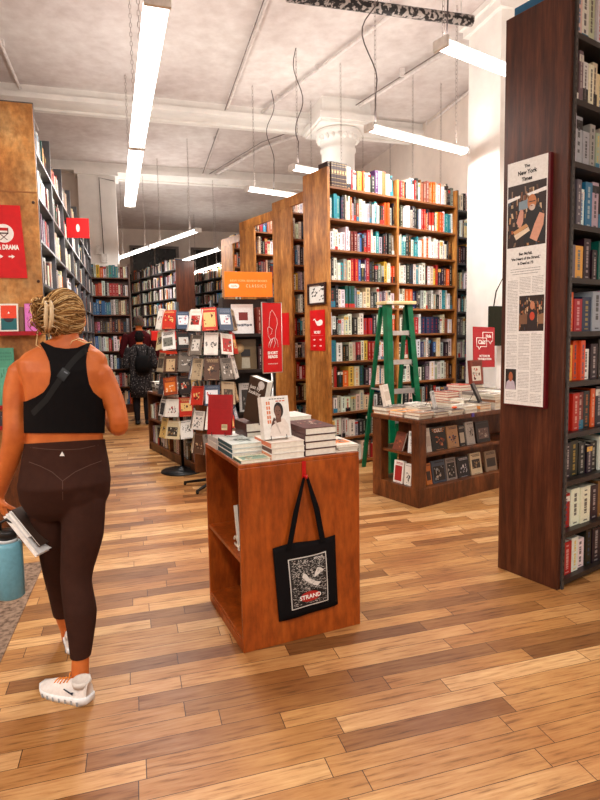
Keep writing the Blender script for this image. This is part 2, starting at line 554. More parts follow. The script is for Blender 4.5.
def fill(Mx, x0, x1, z, maxh, row='', where='', group='', lean=.06, n=None, hr=(.62, .88), y0=.03, sort=True, dmax=.17, grp_h=True):
    n = n or max(3, int((x1 - x0) / .04))
    codes = list(row)[:n] if row else []
    while len(codes) < n: codes.append(rnd.choice(RANDROW))
    ws = [rnd.uniform(.6, 1.45) for _ in codes]
    # neighbours of one colour are volumes of one set
    for i in range(1, n):
        if codes[i] == codes[i - 1] and codes[i] in 'DWNnroT' : ws[i] = ws[i - 1]
    k = (x1 - x0 - .012) / sum(ws)
    x = x0 + .004
    ph = None
    for i, c in enumerate(codes):
        w = ws[i] * k
        same = i and c == codes[i - 1] and c in 'DWNnroR'
        h = ph if same else maxh * rnd.uniform(*hr)
        ph = h
        SPEC.append(dict(M=Mx @ T(x, y0 + (0 if same else rnd.uniform(0, .02)), z), w=w - .0018, h=h, d=min(dmax, h * .72), c=c, i=i + 1, where=where, group=group,
                         s=(SPEC[-1]['s'] if same else rnd.random()), tilt=0))
        x += w
    # a few leaning books: shear stays out, so tilt only the last one against its neighbour
    if rnd.random() < lean * 6:
        b = SPEC[-1]
        if b['w'] < .05: b['tilt'] = -R(rnd.uniform(2, 4)); b['M'] = b['M'] @ T(-.0, 0, 0)


def book_mb(w, h, d, c, s, tilt=0):
    """spine at y=0 facing -y, thickness along x"""
    f = MB(RY(math.degrees(tilt)) if tilt else None)
    base = jit(PAL[c]) if c != 'D' else PAL[c]
    t = .0022
    f.box(0, t, 0, d, 0, h, base); f.box(w - t, w, 0, d, 0, h, base)
    f.box(t, w - t, -.002, .003, 0, h, base)
    f.box(t, w - t, .003, d - .004, .003, h - .004, (236, 226, 206))
    lum = sum(base) / 3
    ink = (30, 26, 26) if lum > 130 else (232, 226, 214)
    r = random.Random(int(s * 1e6))
    if r.random() < .25: ink = r.choice([(206, 40, 30), (228, 182, 70), (40, 90, 150), (236, 120, 40)])
    y = -.0026
    def patch(x0, x1, z0, z1, col): f.quad((w * x0, y, h * z0), (w * x1, y, h * z0), (w * x1, y, h * z1), (w * x0, y, h * z1), col)
    if c == 'D':
        for z in (.08, .2, .36, .52, .68, .84, .93): patch(.02, .98, z, z + .012, (206, 170, 110))
        patch(.2, .8, .56, .66, (206, 170, 110))
        return f
    k = r.random()
    if k < .14:
        patch(.0, 1, .72 + r.random() * .1, .93, r.choice([(232, 226, 214), (200, 40, 30), (30, 30, 34), (40, 120, 150), (230, 180, 80)]))
    elif k < .24:
        patch(.0, 1, .0, r.uniform(.15, .4), r.choice([(232, 226, 214), (200, 40, 30), (30, 30, 34), (40, 120, 150)]))
    z = r.uniform(.86, .93)
    zb = r.uniform(.14, .3)
    x0, x1 = (.36, .64) if w > .02 else (.32, .68)
    ink = tuple(int(i * .62 + b_ * .38) for i, b_ in zip(ink, base))
    a = r.uniform(.05, .09)
    while z > zb:
        e = z - r.uniform(.03, .12)
        patch(x0, x1, max(e, zb - .02), z, ink)
        z = e - (r.uniform(.012, .02) if r.random() < .75 else a)
    patch(.3, .7, .05, .085, ink)
    return f


def realise_books(nmax, extra):
    """the books that show largest become objects, the remainder one 'stuff' object"""
    for b in SPEC:
        f = b['M']
        q = [proj(f @ Vector(p)) for p in ((0, 0, 0), (b['w'], 0, 0), (0, 0, b['h']), (b['w'], 0, b['h']))]
        b['px'] = 0
        if all(q):
            cx = sum(p[0] for p in q) / 4; cy = sum(p[1] for p in q) / 4
            if -4 < cx < 604 and -8 < cy < 808:
                b['px'] = abs(q[1][0] - q[0][0]) * abs(q[2][1] - q[0][1])
                if b.get('hid'): b['px'] = 0.01
    order = sorted(range(len(SPEC)), key=lambda i: -SPEC[i]['px'])
    keep = set(order[:max(0, nmax - extra)])
    rest = MB()
    for i, b in enumerate(SPEC):
        f = book_mb(b['w'], b['h'], b['d'], b['c'], b['s'], b['tilt'])
        if i in keep:
            o = f.build('book', M['book'], None, b['M'])
            th = 'slim' if b['w'] < .03 else ('thick' if b['w'] > .048 else 'mid-width')
            tag(o, '%s %s book, %s from left, %s' % (th, CN[b['c']], ORD[b['i']], b['where']), 'book', b['group'])
        elif b['px'] > 0.005 or b.get('hid') is None:
            f2 = MB(b['M']); 
            rest.v_n = len(rest.v)
            n = len(rest.v)
            rest.v += [b['M'] @ v for v in f.v]
            rest.f += [tuple(n + k for k in q) for q in f.f]; rest.c += f.c; rest.sm += f.sm
    tag(rest.build('books', M['book']), 'remaining spine-out books filling the farther shelves of the shop', 'books', None, 'stuff')


def bookcase(name, Mx, W, H, dep, zs, posts, label, cat='bookcase', group=None, mat='tall_wood', smat='shelf_wood', side=.03, pw=.03, st=.022,
             shelf_d=None, back='mid', ends=(True, True), rows=None, wh='', fillgroup='', hid=False, sidemat=None, bpb=None, topboard=True, lip=0, dmax=.17, kick=True, hr=(.62, .88)):
    t = thing(name, Mx, label, cat, group)
    shelf_d = shelf_d or dep
    backy = dep / 2 if back == 'mid' else dep - .01
    bk = MB(); bk.box(side, W - side, backy - .006, backy + .006, zs[0], H - .02); bk.build('back_panel', M[smat], t)
    if ends[0]:
        e = MB(); e.box(0, side, 0, dep, 0, H); e.build('end_panel', M[sidemat or mat], t, bevel=.002)
    if ends[1]:
        e = MB(); e.box(W - side, W, 0, dep, 0, H); e.build('end_panel', M[sidemat or mat], t, bevel=.002)
    xs = [side] + list(posts) + [W - side]
    for p in posts:
        e = MB(); e.box(p - pw / 2, p + pw / 2, 0, backy - .006, 0, H); e.build('divider', M[mat], t)
    if kick:
        e = MB(); e.box(side, W - side, .02, .04, 0, zs[0] - st); e.build('plinth', M[smat], t)
    for bi in range(len(xs) - 1):
        a = xs[bi] + (pw / 2 if bi else 0); b = xs[bi + 1] - (pw / 2 if bi < len(xs) - 2 else 0)
        for k, z in enumerate(zs):
            e = MB(); e.box(a, b, 0, backy - .006, z - st, z)
            if lip: e.box(a, b, -.004, .0, z - lip, z)
            e.build('shelf', M[smat], t)
            nxt = zs[k + 1] - st if k + 1 < len(zs) else z + .31
            lvl = len(zs) - k
            row = ''
            if rows and bi < len(rows) and lvl - 1 < len(rows[bi]): row = rows[bi][lvl - 1]
            n0 = len(SPEC)
            bay = ''
            if len(xs) > 2: bay = ('left bay ' if bi == 0 else 'right bay ') if len(xs) == 3 else 'bay %s ' % ('one two three four five six seven eight'.split()[bi])
            fill(Mx, a + .004, b - .004, z + .0005, nxt - z, row, '%s shelf down, %s%s' % (ORD[lvl], bay, wh), fillgroup, n=len(row) if len(row) > 8 else bpb, dmax=dmax, hr=hr)
            if hid:
                for s in SPEC[n0:]: s['hid'] = True
    return t


ROW_L = ['DDDDDDDwrwkyocwwkvwowct', 'wtttNkswwoskmcwwskwtswkroosk', 'wwwwwwwRRsbkvrwwtskkkg', 'skwwtscrrbkvrkkkgsywoo', 'kkwwnnnsswccgkwsgcww', 'wwkswcwkwwrrkwwyoo', 'twkkccrwyrrrwwws', 'mrkoycnkwrwbwwrs', 'mwswwscccrrwkbkw', 'cwswwskkkgkkmd', 'wskkwcmrwskw']
ROW_R = ['rrokwwtwrkwmmmmmooocwowckkkg', 'skwwwskkkwrrokrrkcyoowtttw', 'wcttkkwttwowowwwwrwwwkmk', 'wwwkkkwtwwkwcyrkkmok', 'wwcooNkkswcgwskwtwwk', 'kwwkorwNNNNkwcmw', 'wkrmowNswkkbcskw', 'kwwsmcwkgwswwcmk', 'wkcwmskkrwNsk', 'wkscmwkk', 'kwcsmwrw']
P1 = U(365, 463, 0)
# slide back along the face until the corner sits at x = 331
best = min((abs((proj(P1 - B * (i / 500)) or (9e9,))[0] - 330.5), i) for i in range(600))
P1 = P1 - B * (best[1] / 500)
W1 = min((abs((proj(P1 + B * (i / 500) + Vector((0, 0, 1.5))) or (9e9, 0))[0] - 456.5), i) for i in range(1500))[1] / 500
HT = P(329.5, 166, P1, A.cross(Vector((0, 0, 1))).normalized() if False else Vector((-P1.x, -P1.y, 0)).normalized()).z
print('case1', P1, W1, 'H', HT)
zs1 = []
for y in (440, 414, 388.3, 362, 335, 307, 279.5, 248.7, 217.2, 185):
    zs1.append(P(331, y, P1, Vector((-P1.x, -P1.y, 0)).normalized()).z)
zs1 = [zs1[0] - .285] + zs1
print('zs', [round(z, 3) for z in zs1])
DC = .46
H1 = HT
bookcase('tall_bookcase', frame(P1, AZ), W1, H1, DC, zs1, [W1 / 2], 'tall amber plywood bookcase nearest the middle, green stepladder in front', mat='tall_wood',
         rows=[ROW_L, ROW_R], wh='tall amber bookcase', fillgroup='spine-out books on the tall amber bookcase', side=.035)
# the metal case carrying on the row
Mg = frame(P1 + B * (W1 + .01) + A * .02, AZ)
bookcase('metal_bookcase', Mg, 1.0, 3.3, .44, [z - .03 for z in zs1], [], 'grey metal bookcase carrying on the row, half behind the square pillar', mat='greymetal', smat='greymetal', wh='grey metal bookcase by pillar',
         fillgroup='spine-out books on the grey metal bookcase', bpb=22)

far = [(271.8, 203.3), (239, 222.8), (220.8, 240)]
prevback = P1 + A * DC
names = ['second', 'third', 'fourth']
for i, (px, py) in enumerate(far):
    C = U(px, py, H1); C.z = 0
    N = C - A * DC
    zz = [z for z in zs1]
    bookcase('tall_bookcase', frame(N, AZ), 2.0, H1 - .13, DC, zz, [1.0], '%s amber bookcase of the row, counted from the tall front one' % names[i], rows=None, wh='%s amber bookcase' % names[i],
             fillgroup='spine-out books on the farther amber bookcases', side=.035, group='amber bookcases in a row' if False else None)
    # header board over the aisle
    gapv = (N - prevback).dot(A)
    e = MB(frame(N, AZ)); e.box(0.0, .035, -gapv + .01 if i or True else -1, DC, H1 - .13, H1)
    tag(e.build('header_board', M['tall_wood'], bevel=.002), 'amber header board spanning the aisle to the %s bookcase of the row' % names[i], 'header board')
    print('case', i + 2, C, 'gap', gapv)
    prevback = C

# tall metal case along the left wall, plywood end towards us
zsl = [.07 + .335 * i for i in range(9)]
zsl = [2.95 - .335 * i for i in range(9)][::-1]
ML = frame(Q, AB - 90)
WLc = 6.2
posts = [.9 * i for i in range(1, 7)]
ROWLC = [['wskwkrskwksrw'], ['wkrskbbwskwkg']]
bookcase('wall_bookcase', ML, WLc, 3.3, .34, zsl, posts, 'long grey metal bookcase along the left wall, plywood end near the woman', mat='greymetal', smat='greymetal', wh='left wall bookcase',
         fillgroup='spine-out books on the wall bookcase at left', back='full', st=.02, side=.025, pw=.03, bpb=18, dmax=.2)
e = MB(frame(Q, AB)); e.box(-.62, -.005, -.02, .0, 0, H1); 
pe = tag(e.build('plywood_panel', M['ply'], bevel=.002), 'pale blotchy plywood panel closing the end of the left bookcase', 'panel')
e = MB(frame(Q, AB)); e.box(-.62, -.005, -.0225, -.0205, 2.62, 2.63, (150, 96, 50)); e.build('seam', M['print'], pe)
for (x, z) in ((-.03, 1.95), (-.035, 2.55), (-.03, 1.3)): e = MB(frame(Q, AB)); e.ball((x, -.021, z), .012, .004, .012, (60, 34, 20), 8, 5); e.build('knot', M['print'], pe)

# brown case facing us at the end of the left aisle
F0 = D(94, 411, 11.1); F0.z = 0
zsf = []
for y in (351, 332.5, 314.7, 295.8, 277.7):
    zsf.append(P(110, y, F0, Vector((F0.x, F0.y, 0)).normalized()).z)
dz = (zsf[-1] - zsf[0]) / 4
zsf = [zsf[0] - dz * k for k in (3, 2, 1) if zsf[0] - dz * k > .04] + zsf
bookcase('aisle_bookcase', frame(F0, AB), .78, zsf[-1] + .27, .3, zsf, [], 'brown wooden bookcase facing us at the end of the left aisle', mat='walnut', smat='table', wh='brown aisle-end bookcase',
         rows=[['kkwyowstttsRww', 'wsroowkwrrrwRkw', 'bbbNbbtbswgmccmk', 'dRpdkkgmdkmdkg', 'wbsswwrkwwosw']], fillgroup='spine-out books on the aisle-end bookcase', back='full', side=.025)

# dark metal cases further back, their shelves facing left
def side_case(px, py, label, wh, L):
    N = U(px, py, H1); N.z = 0
    o = N + A * L
    Mx = frame(o, AZ + 90)
    bookcase('back_bookcase', Mx, L, H1, .23, zs1, [L / 4, L / 2, 3 * L / 4], label, mat='darkmetal', smat='greymetal', wh=wh, fillgroup='spine-out books on the back bookcases', back='full', ends=(True, False), bpb=20)
    e = MB(frame(N, AZ)); e.box(0, .46, -.03, 0, 0, H1)
    tag(e.build('walnut_panel', M['walnut'], bevel=.002), 'dark walnut end panel of the %s' % wh, 'panel')
    return N
N1 = side_case(175, 260, 'dark metal bookcase far back behind the man, shelves facing left', 'far back bookcase behind the man', 3.4)
N2 = N1 + B * 1.75
q = proj(N2 + Vector((0, 0, H1)))
side_case(q[0], q[1], 'dark metal bookcase far back, right of the walnut end panel', 'far back bookcase right of walnut panel', 3.2)

# ------------------------------------------------------------------ the dark bookcase at the right edge
G = U(557, 590.5, 0)
e = G + A * .405
AR = A
zr = []
for y in (584, 536, 484, 435.3, 383, 331.6, 277, 222.5, 159.7, 96.6, 30):
    zr.append(P(566, y, G, Vector((G.x, G.y, 0)).normalized()).z)
HR = P(509, 20, G + A * .405, Vector((G.x, G.y, 0)).normalized()).z
print('right', G, HR, [round(z, 2) for z in zr])
ROWW = [['wcwcwwcwcwkwkw', 'kgwwcckbkwkwr', 'wssssssskkkw', 'kgwbskkorrkw', 'kgykknrrwwkr', 'yorNswskgkw', 'yyoowkkRwtcwt', 'krrRkokywkkw', 'ykkkkkwtttbw', 'mrwwkmkkww', 'drwwkkdyoow']]
MR = frame(G, AZ)
bookcase('dark_bookcase', MR, .95, HR, .405, zr, [], 'tall dark walnut bookcase at right with a framed newspaper page on its end', mat='darkmetal', smat='darkmetal', wh='dark bookcase at right',
         rows=ROWW, fillgroup='spine-out books on the dark bookcase', back='mid', side=.03, sidemat='walnut', lip=.03, st=.03, dmax=.15, hr=(.66, .93))
# perforated uprights in front of the shelf ends
f = MB(MR); f.box(.03, .05, -.012, .012, 0, HR, (66, 62, 60))
for k in range(90): f.box(.036, .044, -.0128, -.0118, .05 + k * .038, .05 + k * .038 + .016, (16, 14, 14))
tag(f.build('slotted_upright', M['paint']), 'slotted metal upright at the front edge of the dark bookcase', 'upright')
# ------------------------------------------------------------------ loose books
EXTRA_BOOKS = 0


def loose_book(Mx, w, d, h, cover, label, group=None, spine=None, pages=(240, 234, 220), art=None, cat='book', spine_side='left', text_=None, hard=True):
    """lying book: w along x, d along y, h thick; spine on the chosen side. Returns the thing"""
    global EXTRA_BOOKS
    EXTRA_BOOKS += 1
    t = thing('book', Mx, label, cat, group)
    f = MB(); k = .0025 if hard else .0012; o = .003 if hard else 0
    sc = spine or cover
    f.box(0, w, 0, d, 0, k, cover); f.box(0, w, 0, d, h - k, h, cover)
    if spine_side == 'left': f.box(0, k, 0, d, k, h - k, sc)
    elif spine_side == 'right': f.box(w - k, w, 0, d, k, h - k, sc)
    elif spine_side == 'front': f.box(0, w, 0, k, k, h - k, sc)
    else: f.box(0, w, d - k, d, k, h - k, sc)
    if art: art(f, w, d, h + .0004)
    f.build('cover', M['book'], t)
    f = MB()
    x0 = k if spine_side == 'left' else o; x1 = w - (k if spine_side == 'right' else o)
    y0 = k if spine_side == 'front' else o; y1 = d - (k if spine_side == 'back' else o)
    f.box(x0, x1, y0, y1, k, h - k, pages)
    f.build('page_block', M['page'], t)
    return t


def art_blocks(cols, seed=0, n=9):
    """a printed cover: irregular picture shapes under lines of title and author"""
    def g(f, w, d, z):
        r = random.Random(seed)
        x0, x1, y0, y1 = r.uniform(.06, .2), r.uniform(.8, .94), r.uniform(.06, .3), r.uniform(.62, .8)
        if r.random() < .55: f.quad((w * x0, d * y0, z), (w * x1, d * y0, z), (w * x1, d * y1, z), (w * x0, d * y1, z), cols[0])
        m = n + 8
        for i in range(m):
            c, e = r.uniform(.05, .20), r.uniform(.03, .15)
            a, b = r.uniform(x0, x1 - c), r.uniform(y0, y1 - e); zz = z + (i + 1) * .00006
            k_ = r.choice([3, 4, 5, 7]); ph = r.random() * 3
            pts = [(w * (a + c * .5 + c * .6 * r.uniform(.6, 1.1) * math.cos(ph + 2 * PI * k / k_)), d * (b + e * .5 + e * .7 * r.uniform(.6, 1.1) * math.sin(ph + 2 * PI * k / k_)), zz) for k in range(k_)]
            f.add(pts, [tuple(range(k_))], cols[(i + 1) % len(cols)])
        ink = cols[-1] if r.random() < .5 else cols[0]
        zz = z + .0011
        y = .93
        for k in range(r.randint(1, 3)):
            h_ = r.uniform(.02, .045); x = r.uniform(.1, .25)
            while x < .86:
                q = min(.9, x + r.uniform(.05, .12)); f.quad((w * x, d * (y - h_), zz), (w * q, d * (y - h_), zz), (w * q, d * y, zz), (w * x, d * y, zz), ink); x = q + .025
            y -= h_ + .025
        f.quad((w * .25, d * .03, zz), (w * .75, d * .03, zz), (w * .75, d * .045, zz), (w * .25, d * .045, zz), ink)
    return g


def stack(Mx, specs, where, group):
    """specs: bottom to top (w, d, h, cover, rot, dx, spine, label)"""
    z = 0
    n = len(specs)
    for i, sp in enumerate(specs):
        w, d, h, cover, rot, dx, spine, lab = sp[:8]
        art = sp[8] if len(sp) > 8 else None
        ss = sp[9] if len(sp) > 9 else 'left'
        loose_book(Mx @ T(dx, 0, z) @ T(w / 2, d / 2, 0) @ RZ(rot) @ T(-w / 2, -d / 2, 0), w, d, h, cover, lab, group, spine, art=art, spine_side=ss)
        z += h + .0008
    return z


# ------------------------------------------------------------------ the orange counter unit
F1 = U(243.8, 653.7); F2 = U(361, 628.4); F3 = U(207.4, 601.5)
azc = 90 - math.degrees(math.atan2((F2 - F1).y, (F2 - F1).x)) - 90
CW = (F2 - F1).length; CD = (F3 - F1).length
CH = D(240, 465.3, F1.y).z
print('counter', CW, CD, CH, azc, math.degrees(math.atan2((F3 - F1).x, (F3 - F1).y)))
azc = -24.0; CW = .635; CD = .61
MC = frame(F1, azc)
t = thing('display_counter', MC, 'orange stained plywood display counter with open shelves, tote bag hung on its front', 'counter')
e = MB(); e.box(0, CW, 0, .022, 0, CH - .018); e.build('front_panel', M['counter'], t, bevel=.003)
e = MB(); e.box(0, CW, CD - .02, CD, 0, CH - .018); e.build('back_panel', M['counter'], t, bevel=.003)
e = MB(); e.box(.36, .38, .022, CD - .02, .05, CH - .018); e.build('middle_panel', M['counter'], t)
e = MB(); e.box(0, CW, 0, CD, CH - .018, CH); e.build('top', M['counter'], t, bevel=.003)
for z, nm in ((.06, 'shelf'), (.45, 'shelf')):
    e = MB(); e.box(.004, .36, .022, CD - .02, z - .02, z); e.build(nm, M['counter'], t, bevel=.002)
    e = MB(); e.box(.38, CW - .004, .022, CD - .02, z - .02, z); e.build(nm, M['counter'], t, bevel=.002)
e = MB(); e.box(.0, .02, .022, CD - .02, 0, .045); e.build('plinth', M['counter'], t)
e = MB(); e.box(CW - .02, CW, .022, CD - .02, 0, .045); e.build('plinth', M['counter'], t)


def cl(px, py, z=None):
    p = MC.inverted() @ U(px, py, CH if z is None else z)
    return p
# books inside the left shelves, near the front panel
def upright(Mx, w, h, d, cover, label, group=None, tilt=0, pages=(240, 234, 220)):
    """book standing on its tail: thickness w along x, spine at -y"""
    return loose_book(Mx @ RY(tilt) @ T(0, 0, 0) @ Matrix(((0, 0, 1, 0), (0, 1, 0, 0), (-1, 0, 0, 0), (0, 0, 0, 1))) @ T(-h, 0, 0), h, d, w, cover, label, group, pages=pages, spine_side='front')
gi = 'books inside the orange counter'
for k, (y, w_, z, hh, tl, c_, lb) in enumerate([
        (.035, .028, .4505, .25, 0, (238, 234, 226), 'white book on upper counter shelf, nearest the front panel'),
        (.075, .022, .4505, .24, 9, (60, 56, 52), 'dark book leaning inside the counter behind the nearest white book'),
        (.13, .016, .4505, .22, 14, (232, 226, 214), 'pale thin book leaning furthest from the front panel on upper counter shelf'),
        (.035, .03, .0605, .26, 0, (240, 236, 228), 'tall white book on lower counter shelf against the front panel'),
        (.072, .022, .0605, .25, 0, (226, 222, 216), 'second white book on lower counter shelf, just behind the first')]):
    upright(MC @ T(.03, y, z) @ RZ(0) @ Matrix(((0, 1, 0, 0), (1, 0, 0, 0), (0, 0, 1, 0), (0, 0, 0, 1))), w_, hh, .17, c_, lb, gi, tl) if False else \
        loose_book(MC @ T(.03, y + .001, z) @ RX(-tl) @ T(0, 0, 0) @ Matrix(((1, 0, 0, 0), (0, 0, 1, 0), (0, -1, 0, hh), (0, 0, 0, 1))), .17, hh, w_, c_, lb, gi)
# curled white paper ribbon on the shelf
e = MB(MC); e.tube([(.04, .20 + .03 * math.cos(a), .476 + .022 * math.sin(a)) for a in [k * PI / 8 for k in range(15)]] + [(.03, .14, .47), (.05, .12, .465)], .006, (226, 214, 196), n=6)
tag(e.build('paper_ribbon', M['page']), 'curled pale paper ribbon lying on the upper shelf inside the counter', 'ribbon')

# ---- stacks on top
gc = 'books on the orange counter'
W_ = (240, 237, 230)
def rotm(px, py, extra=0): p = cl(px, py); return MC @ T(p.x, p.y, CH + .0006) @ RZ(extra)
# teal stack, front-left: corner positions from its lowest book
stack(MC @ T(.01, .14, CH + .0006), [
    (.17, .24, .026, (226, 228, 224), 0, 0, (40, 88, 100), 'bottom book of the teal-spined stack at the counter front left'),
    (.165, .235, .020, (226, 228, 224), 0, .002, (24, 84, 98), 'middle book of the teal-spined stack at the counter front left'),
    (.165, .235, .022, (206, 214, 208), 0, .0, (24, 84, 98), 'top book of the teal-spined stack, cover with grey drawing', art_blocks([(120, 128, 122), (80, 92, 90), (170, 176, 168)], 3, 14))], '', gc)
# flat single book at the corner
loose_book(MC @ T(.012, .008, CH + .0006), .15, .115, .017, (214, 208, 180), 'flat book with pale green and brown cover at the counter corner', gc, (52, 92, 82),
           art=art_blocks([(120, 150, 130), (170, 120, 70), (226, 220, 200), (90, 100, 84)], 8, 12))
# white stack behind the teal one
stack(MC @ T(.005, .392, CH + .0006), [
    (.16, .17, .03, W_, 0, 0, (222, 220, 214), 'bottom white book of the stack under the red book on its wire easel'),
    (.155, .165, .03, W_, 2, 0, (206, 206, 206), 'upper white book of the stack under the red book on its wire easel')], '', gc)
# dark-brown stack with standing book
zj = stack(MC @ T(.14, .30, CH + .0006), [
    (.16, .2, .046, (66, 30, 22), 0, .0, (60, 26, 20), 'bottom thick dark brown book under the leaning dark brown one'),
    (.16, .2, .046, (66, 30, 22), 0, .003, (60, 26, 20), 'middle thick dark brown book under the leaning dark brown one'),
    (.16, .2, .046, (66, 30, 22), 0, .0, (60, 26, 20), 'topmost thick dark brown book under the leaning dark brown one')], '', gc)
# orange-spined white stack, middle
zk = stack(MC @ T(.165, .015, CH + .0006), [
    (.175, .23, .030, (242, 238, 230), 0, .0, (230, 150, 110), 'bottom white book of the stack below the portrait book'),
    (.175, .23, .026, (242, 238, 230), 0, .002, (96, 60, 50), 'middle white book of the stack below the portrait book'),
    (.175, .23, .026, (240, 226, 214), 0, .0, (222, 120, 80), 'top white book of the stack below the portrait book')], '', gc)
# maroon stack
zm = 0
sp = []
for i, nm in enumerate(('bottom', 'second', 'third', 'top')):
    sp.append((.17, .27, .034, (70, 26, 26), 0, [.0, .002, .0, .003][i], (70, 26, 26), '%s thick book of the maroon-covered stack right of the portrait book' % nm) + ((art_blocks([(150, 70, 60), (190, 170, 150), (50, 22, 22)], 5, 14),) if i == 3 else ()))
stack(MC @ T(.345, .02, CH + .0006), sp, '', gc)
# behind: white thick book, blue thing, magazines at right
stack(MC @ T(.36, .33, CH + .0006), [
    (.17, .2, .05, W_, 0, 0, W_, 'lowest thick white book behind the maroon stack'), (.17, .2, .05, W_, 0, .002, W_, 'middle thick white book behind the maroon stack'),
    (.165, .2, .05, (222, 214, 206), 3, 0, W_, 'uppermost thick white book behind the maroon stack')], '', gc)
stack(MC @ T(.525, .025, CH + .0006), [
    (.125, .26, .012, (228, 220, 206), -4, 0, W_, 'lowest thin magazine at the right end of the counter'),
    (.12, .25, .010, (212, 200, 184), 3, 0, W_, 'middle thin magazine at the right end of the counter', art_blocks([(220, 110, 40), (80, 80, 84), (240, 234, 220)], 6, 10)),
    (.12, .25, .012, (226, 216, 202), -2, .003, W_, 'top magazine with orange and grey cover at the counter right end', art_blocks([(224, 120, 44), (60, 60, 64), (240, 234, 220), (150, 140, 130)], 12, 16))], '', gc)
stack(MC @ T(.54, .32, CH + .0006), [
    (.11, .2, .016, (150, 140, 128), 0, 0, W_, 'lower grey book at the back right corner of the counter'),
    (.11, .18, .014, (96, 92, 88), 4, 0, W_, 'upper dark grey book at the back right corner of the counter')], '', gc)
f = MB(MC @ T(.55, .36, CH + .034)); f.box(0, .075, 0, .05, 0, .032, (22, 120, 196)); f.box(.008, .067, -.001, 0, .008, .024, (60, 160, 220))
tag(f.build('blue_box', M['paint'], bevel=.004), 'small bright blue box behind the maroon stack at counter right', 'box')


def easel(Mx, w, h, label, grp='wire easels'):
    """little wire easel: back rest and two hooks, y = away from the viewer"""
    f = MB()
    for s in (-1, 1):
        x = s * w * .32
        f.tube([(x, -.035, .022), (x, -.04, .004), (x, .0, .004), (x, .03, h * .55), (0, .034, h * .6)], .0018, n=5)
        f.tube([(x, .0, .004), (x * .6, .085, .003), (0, .034, h * .55)], .0018, n=5)
    o = f.build('wire_easel', M['wire'], None, Mx)
    tag(o, label, 'easel', grp)
    return o


def standing(Mx, w, h, th, cover, label, group, art=None, tilt=10, side='left', cat='book', lift=.006, hard=True, spine=None):
    """book face-out: cover in local x,z facing -y, leaning back by tilt"""
    R_ = Mx @ T(0, -.028, lift) @ RX(-tilt) @ Matrix(((1, 0, 0, -w / 2), (0, 0, -1, th), (0, 1, 0, 0), (0, 0, 0, 1)))
    return loose_book(R_, w, h, th, cover, label, group, art=art, spine_side=side, cat=cat, hard=hard, spine=spine)


# red book on a wire easel
def art_red(f, w, d, z):
    f.quad((w * .60, d * .12, z), (w * .84, d * .12, z), (w * .84, d * .26, z), (w * .60, d * .26, z), (222, 206, 160))
    for i in range(9): f.quad((w * (.62 + i * .022), d * .17, z + .0002), (w * (.628 + i * .022), d * .17, z + .0002), (w * (.628 + i * .022), d * .24, z + .0002), (w * (.62 + i * .022), d * .24, z + .0002), (40, 30, 30))
    for k in range(5): f.quad((w * .14, d * (.86 - k * .05), z), (w * .8, d * (.86 - k * .05), z), (w * .8, d * (.868 - k * .05), z), (w * .14, d * (.868 - k * .05), z), (140, 20, 24))
Me = MC @ T(.055, .475, CH + .062) @ RZ(-(-azc) - 14)
easel(Me, .12, .16, 'thin black wire easel holding the red book')
standing(Me, .135, .215, .022, (168, 22, 26), 'red hardback standing on a wire easel at the back left of the counter', gc, art_red, 9, 'right')
f = MB(Me @ T(0, -.03, .006) @ RX(-9))
# leaning tall dark brown book
def art_lean(f, w, d, z):
    pass
Mj = MC @ T(.185, .35, CH + zj + .002) @ RZ(-62) @ RY(15)
th = .05; hh = .235; ww = .12
o = thing('book', Mj, 'tall dark brown book standing askew on a stack, white lettering, pages to the right', 'book', gc); EXTRA_BOOKS += 1
f = MB(); f.box(-ww / 2, ww / 2, -.0, .003, 0, hh, (58, 38, 24)); f.box(-ww / 2, ww / 2, th - .003, th, 0, hh, (58, 38, 24)); f.box(-ww / 2, -ww / 2 + .003, .003, th - .003, 0, hh, (58, 38, 24))
f.lathe([(.0, 0)] * 2, n=3) if False else None
f.add([(ww * .22 + .022 * math.cos(a), -.0006, hh * .88 + .022 * math.sin(a)) for a in [k * PI / 8 for k in range(16)]], [tuple(range(16))], (206, 200, 196))
f.build('cover', M['book'], o)
f = MB(); f.box(-ww / 2 + .003, ww / 2 - .002, .003, th - .003, .002, hh - .002, (240, 236, 226)); f.build('page_block', M['page'], o)
text('just by\nlooking', .028, M['letterw'], o, T(-.012, -.0012, hh * .72), ext=.0002, shear=.2)
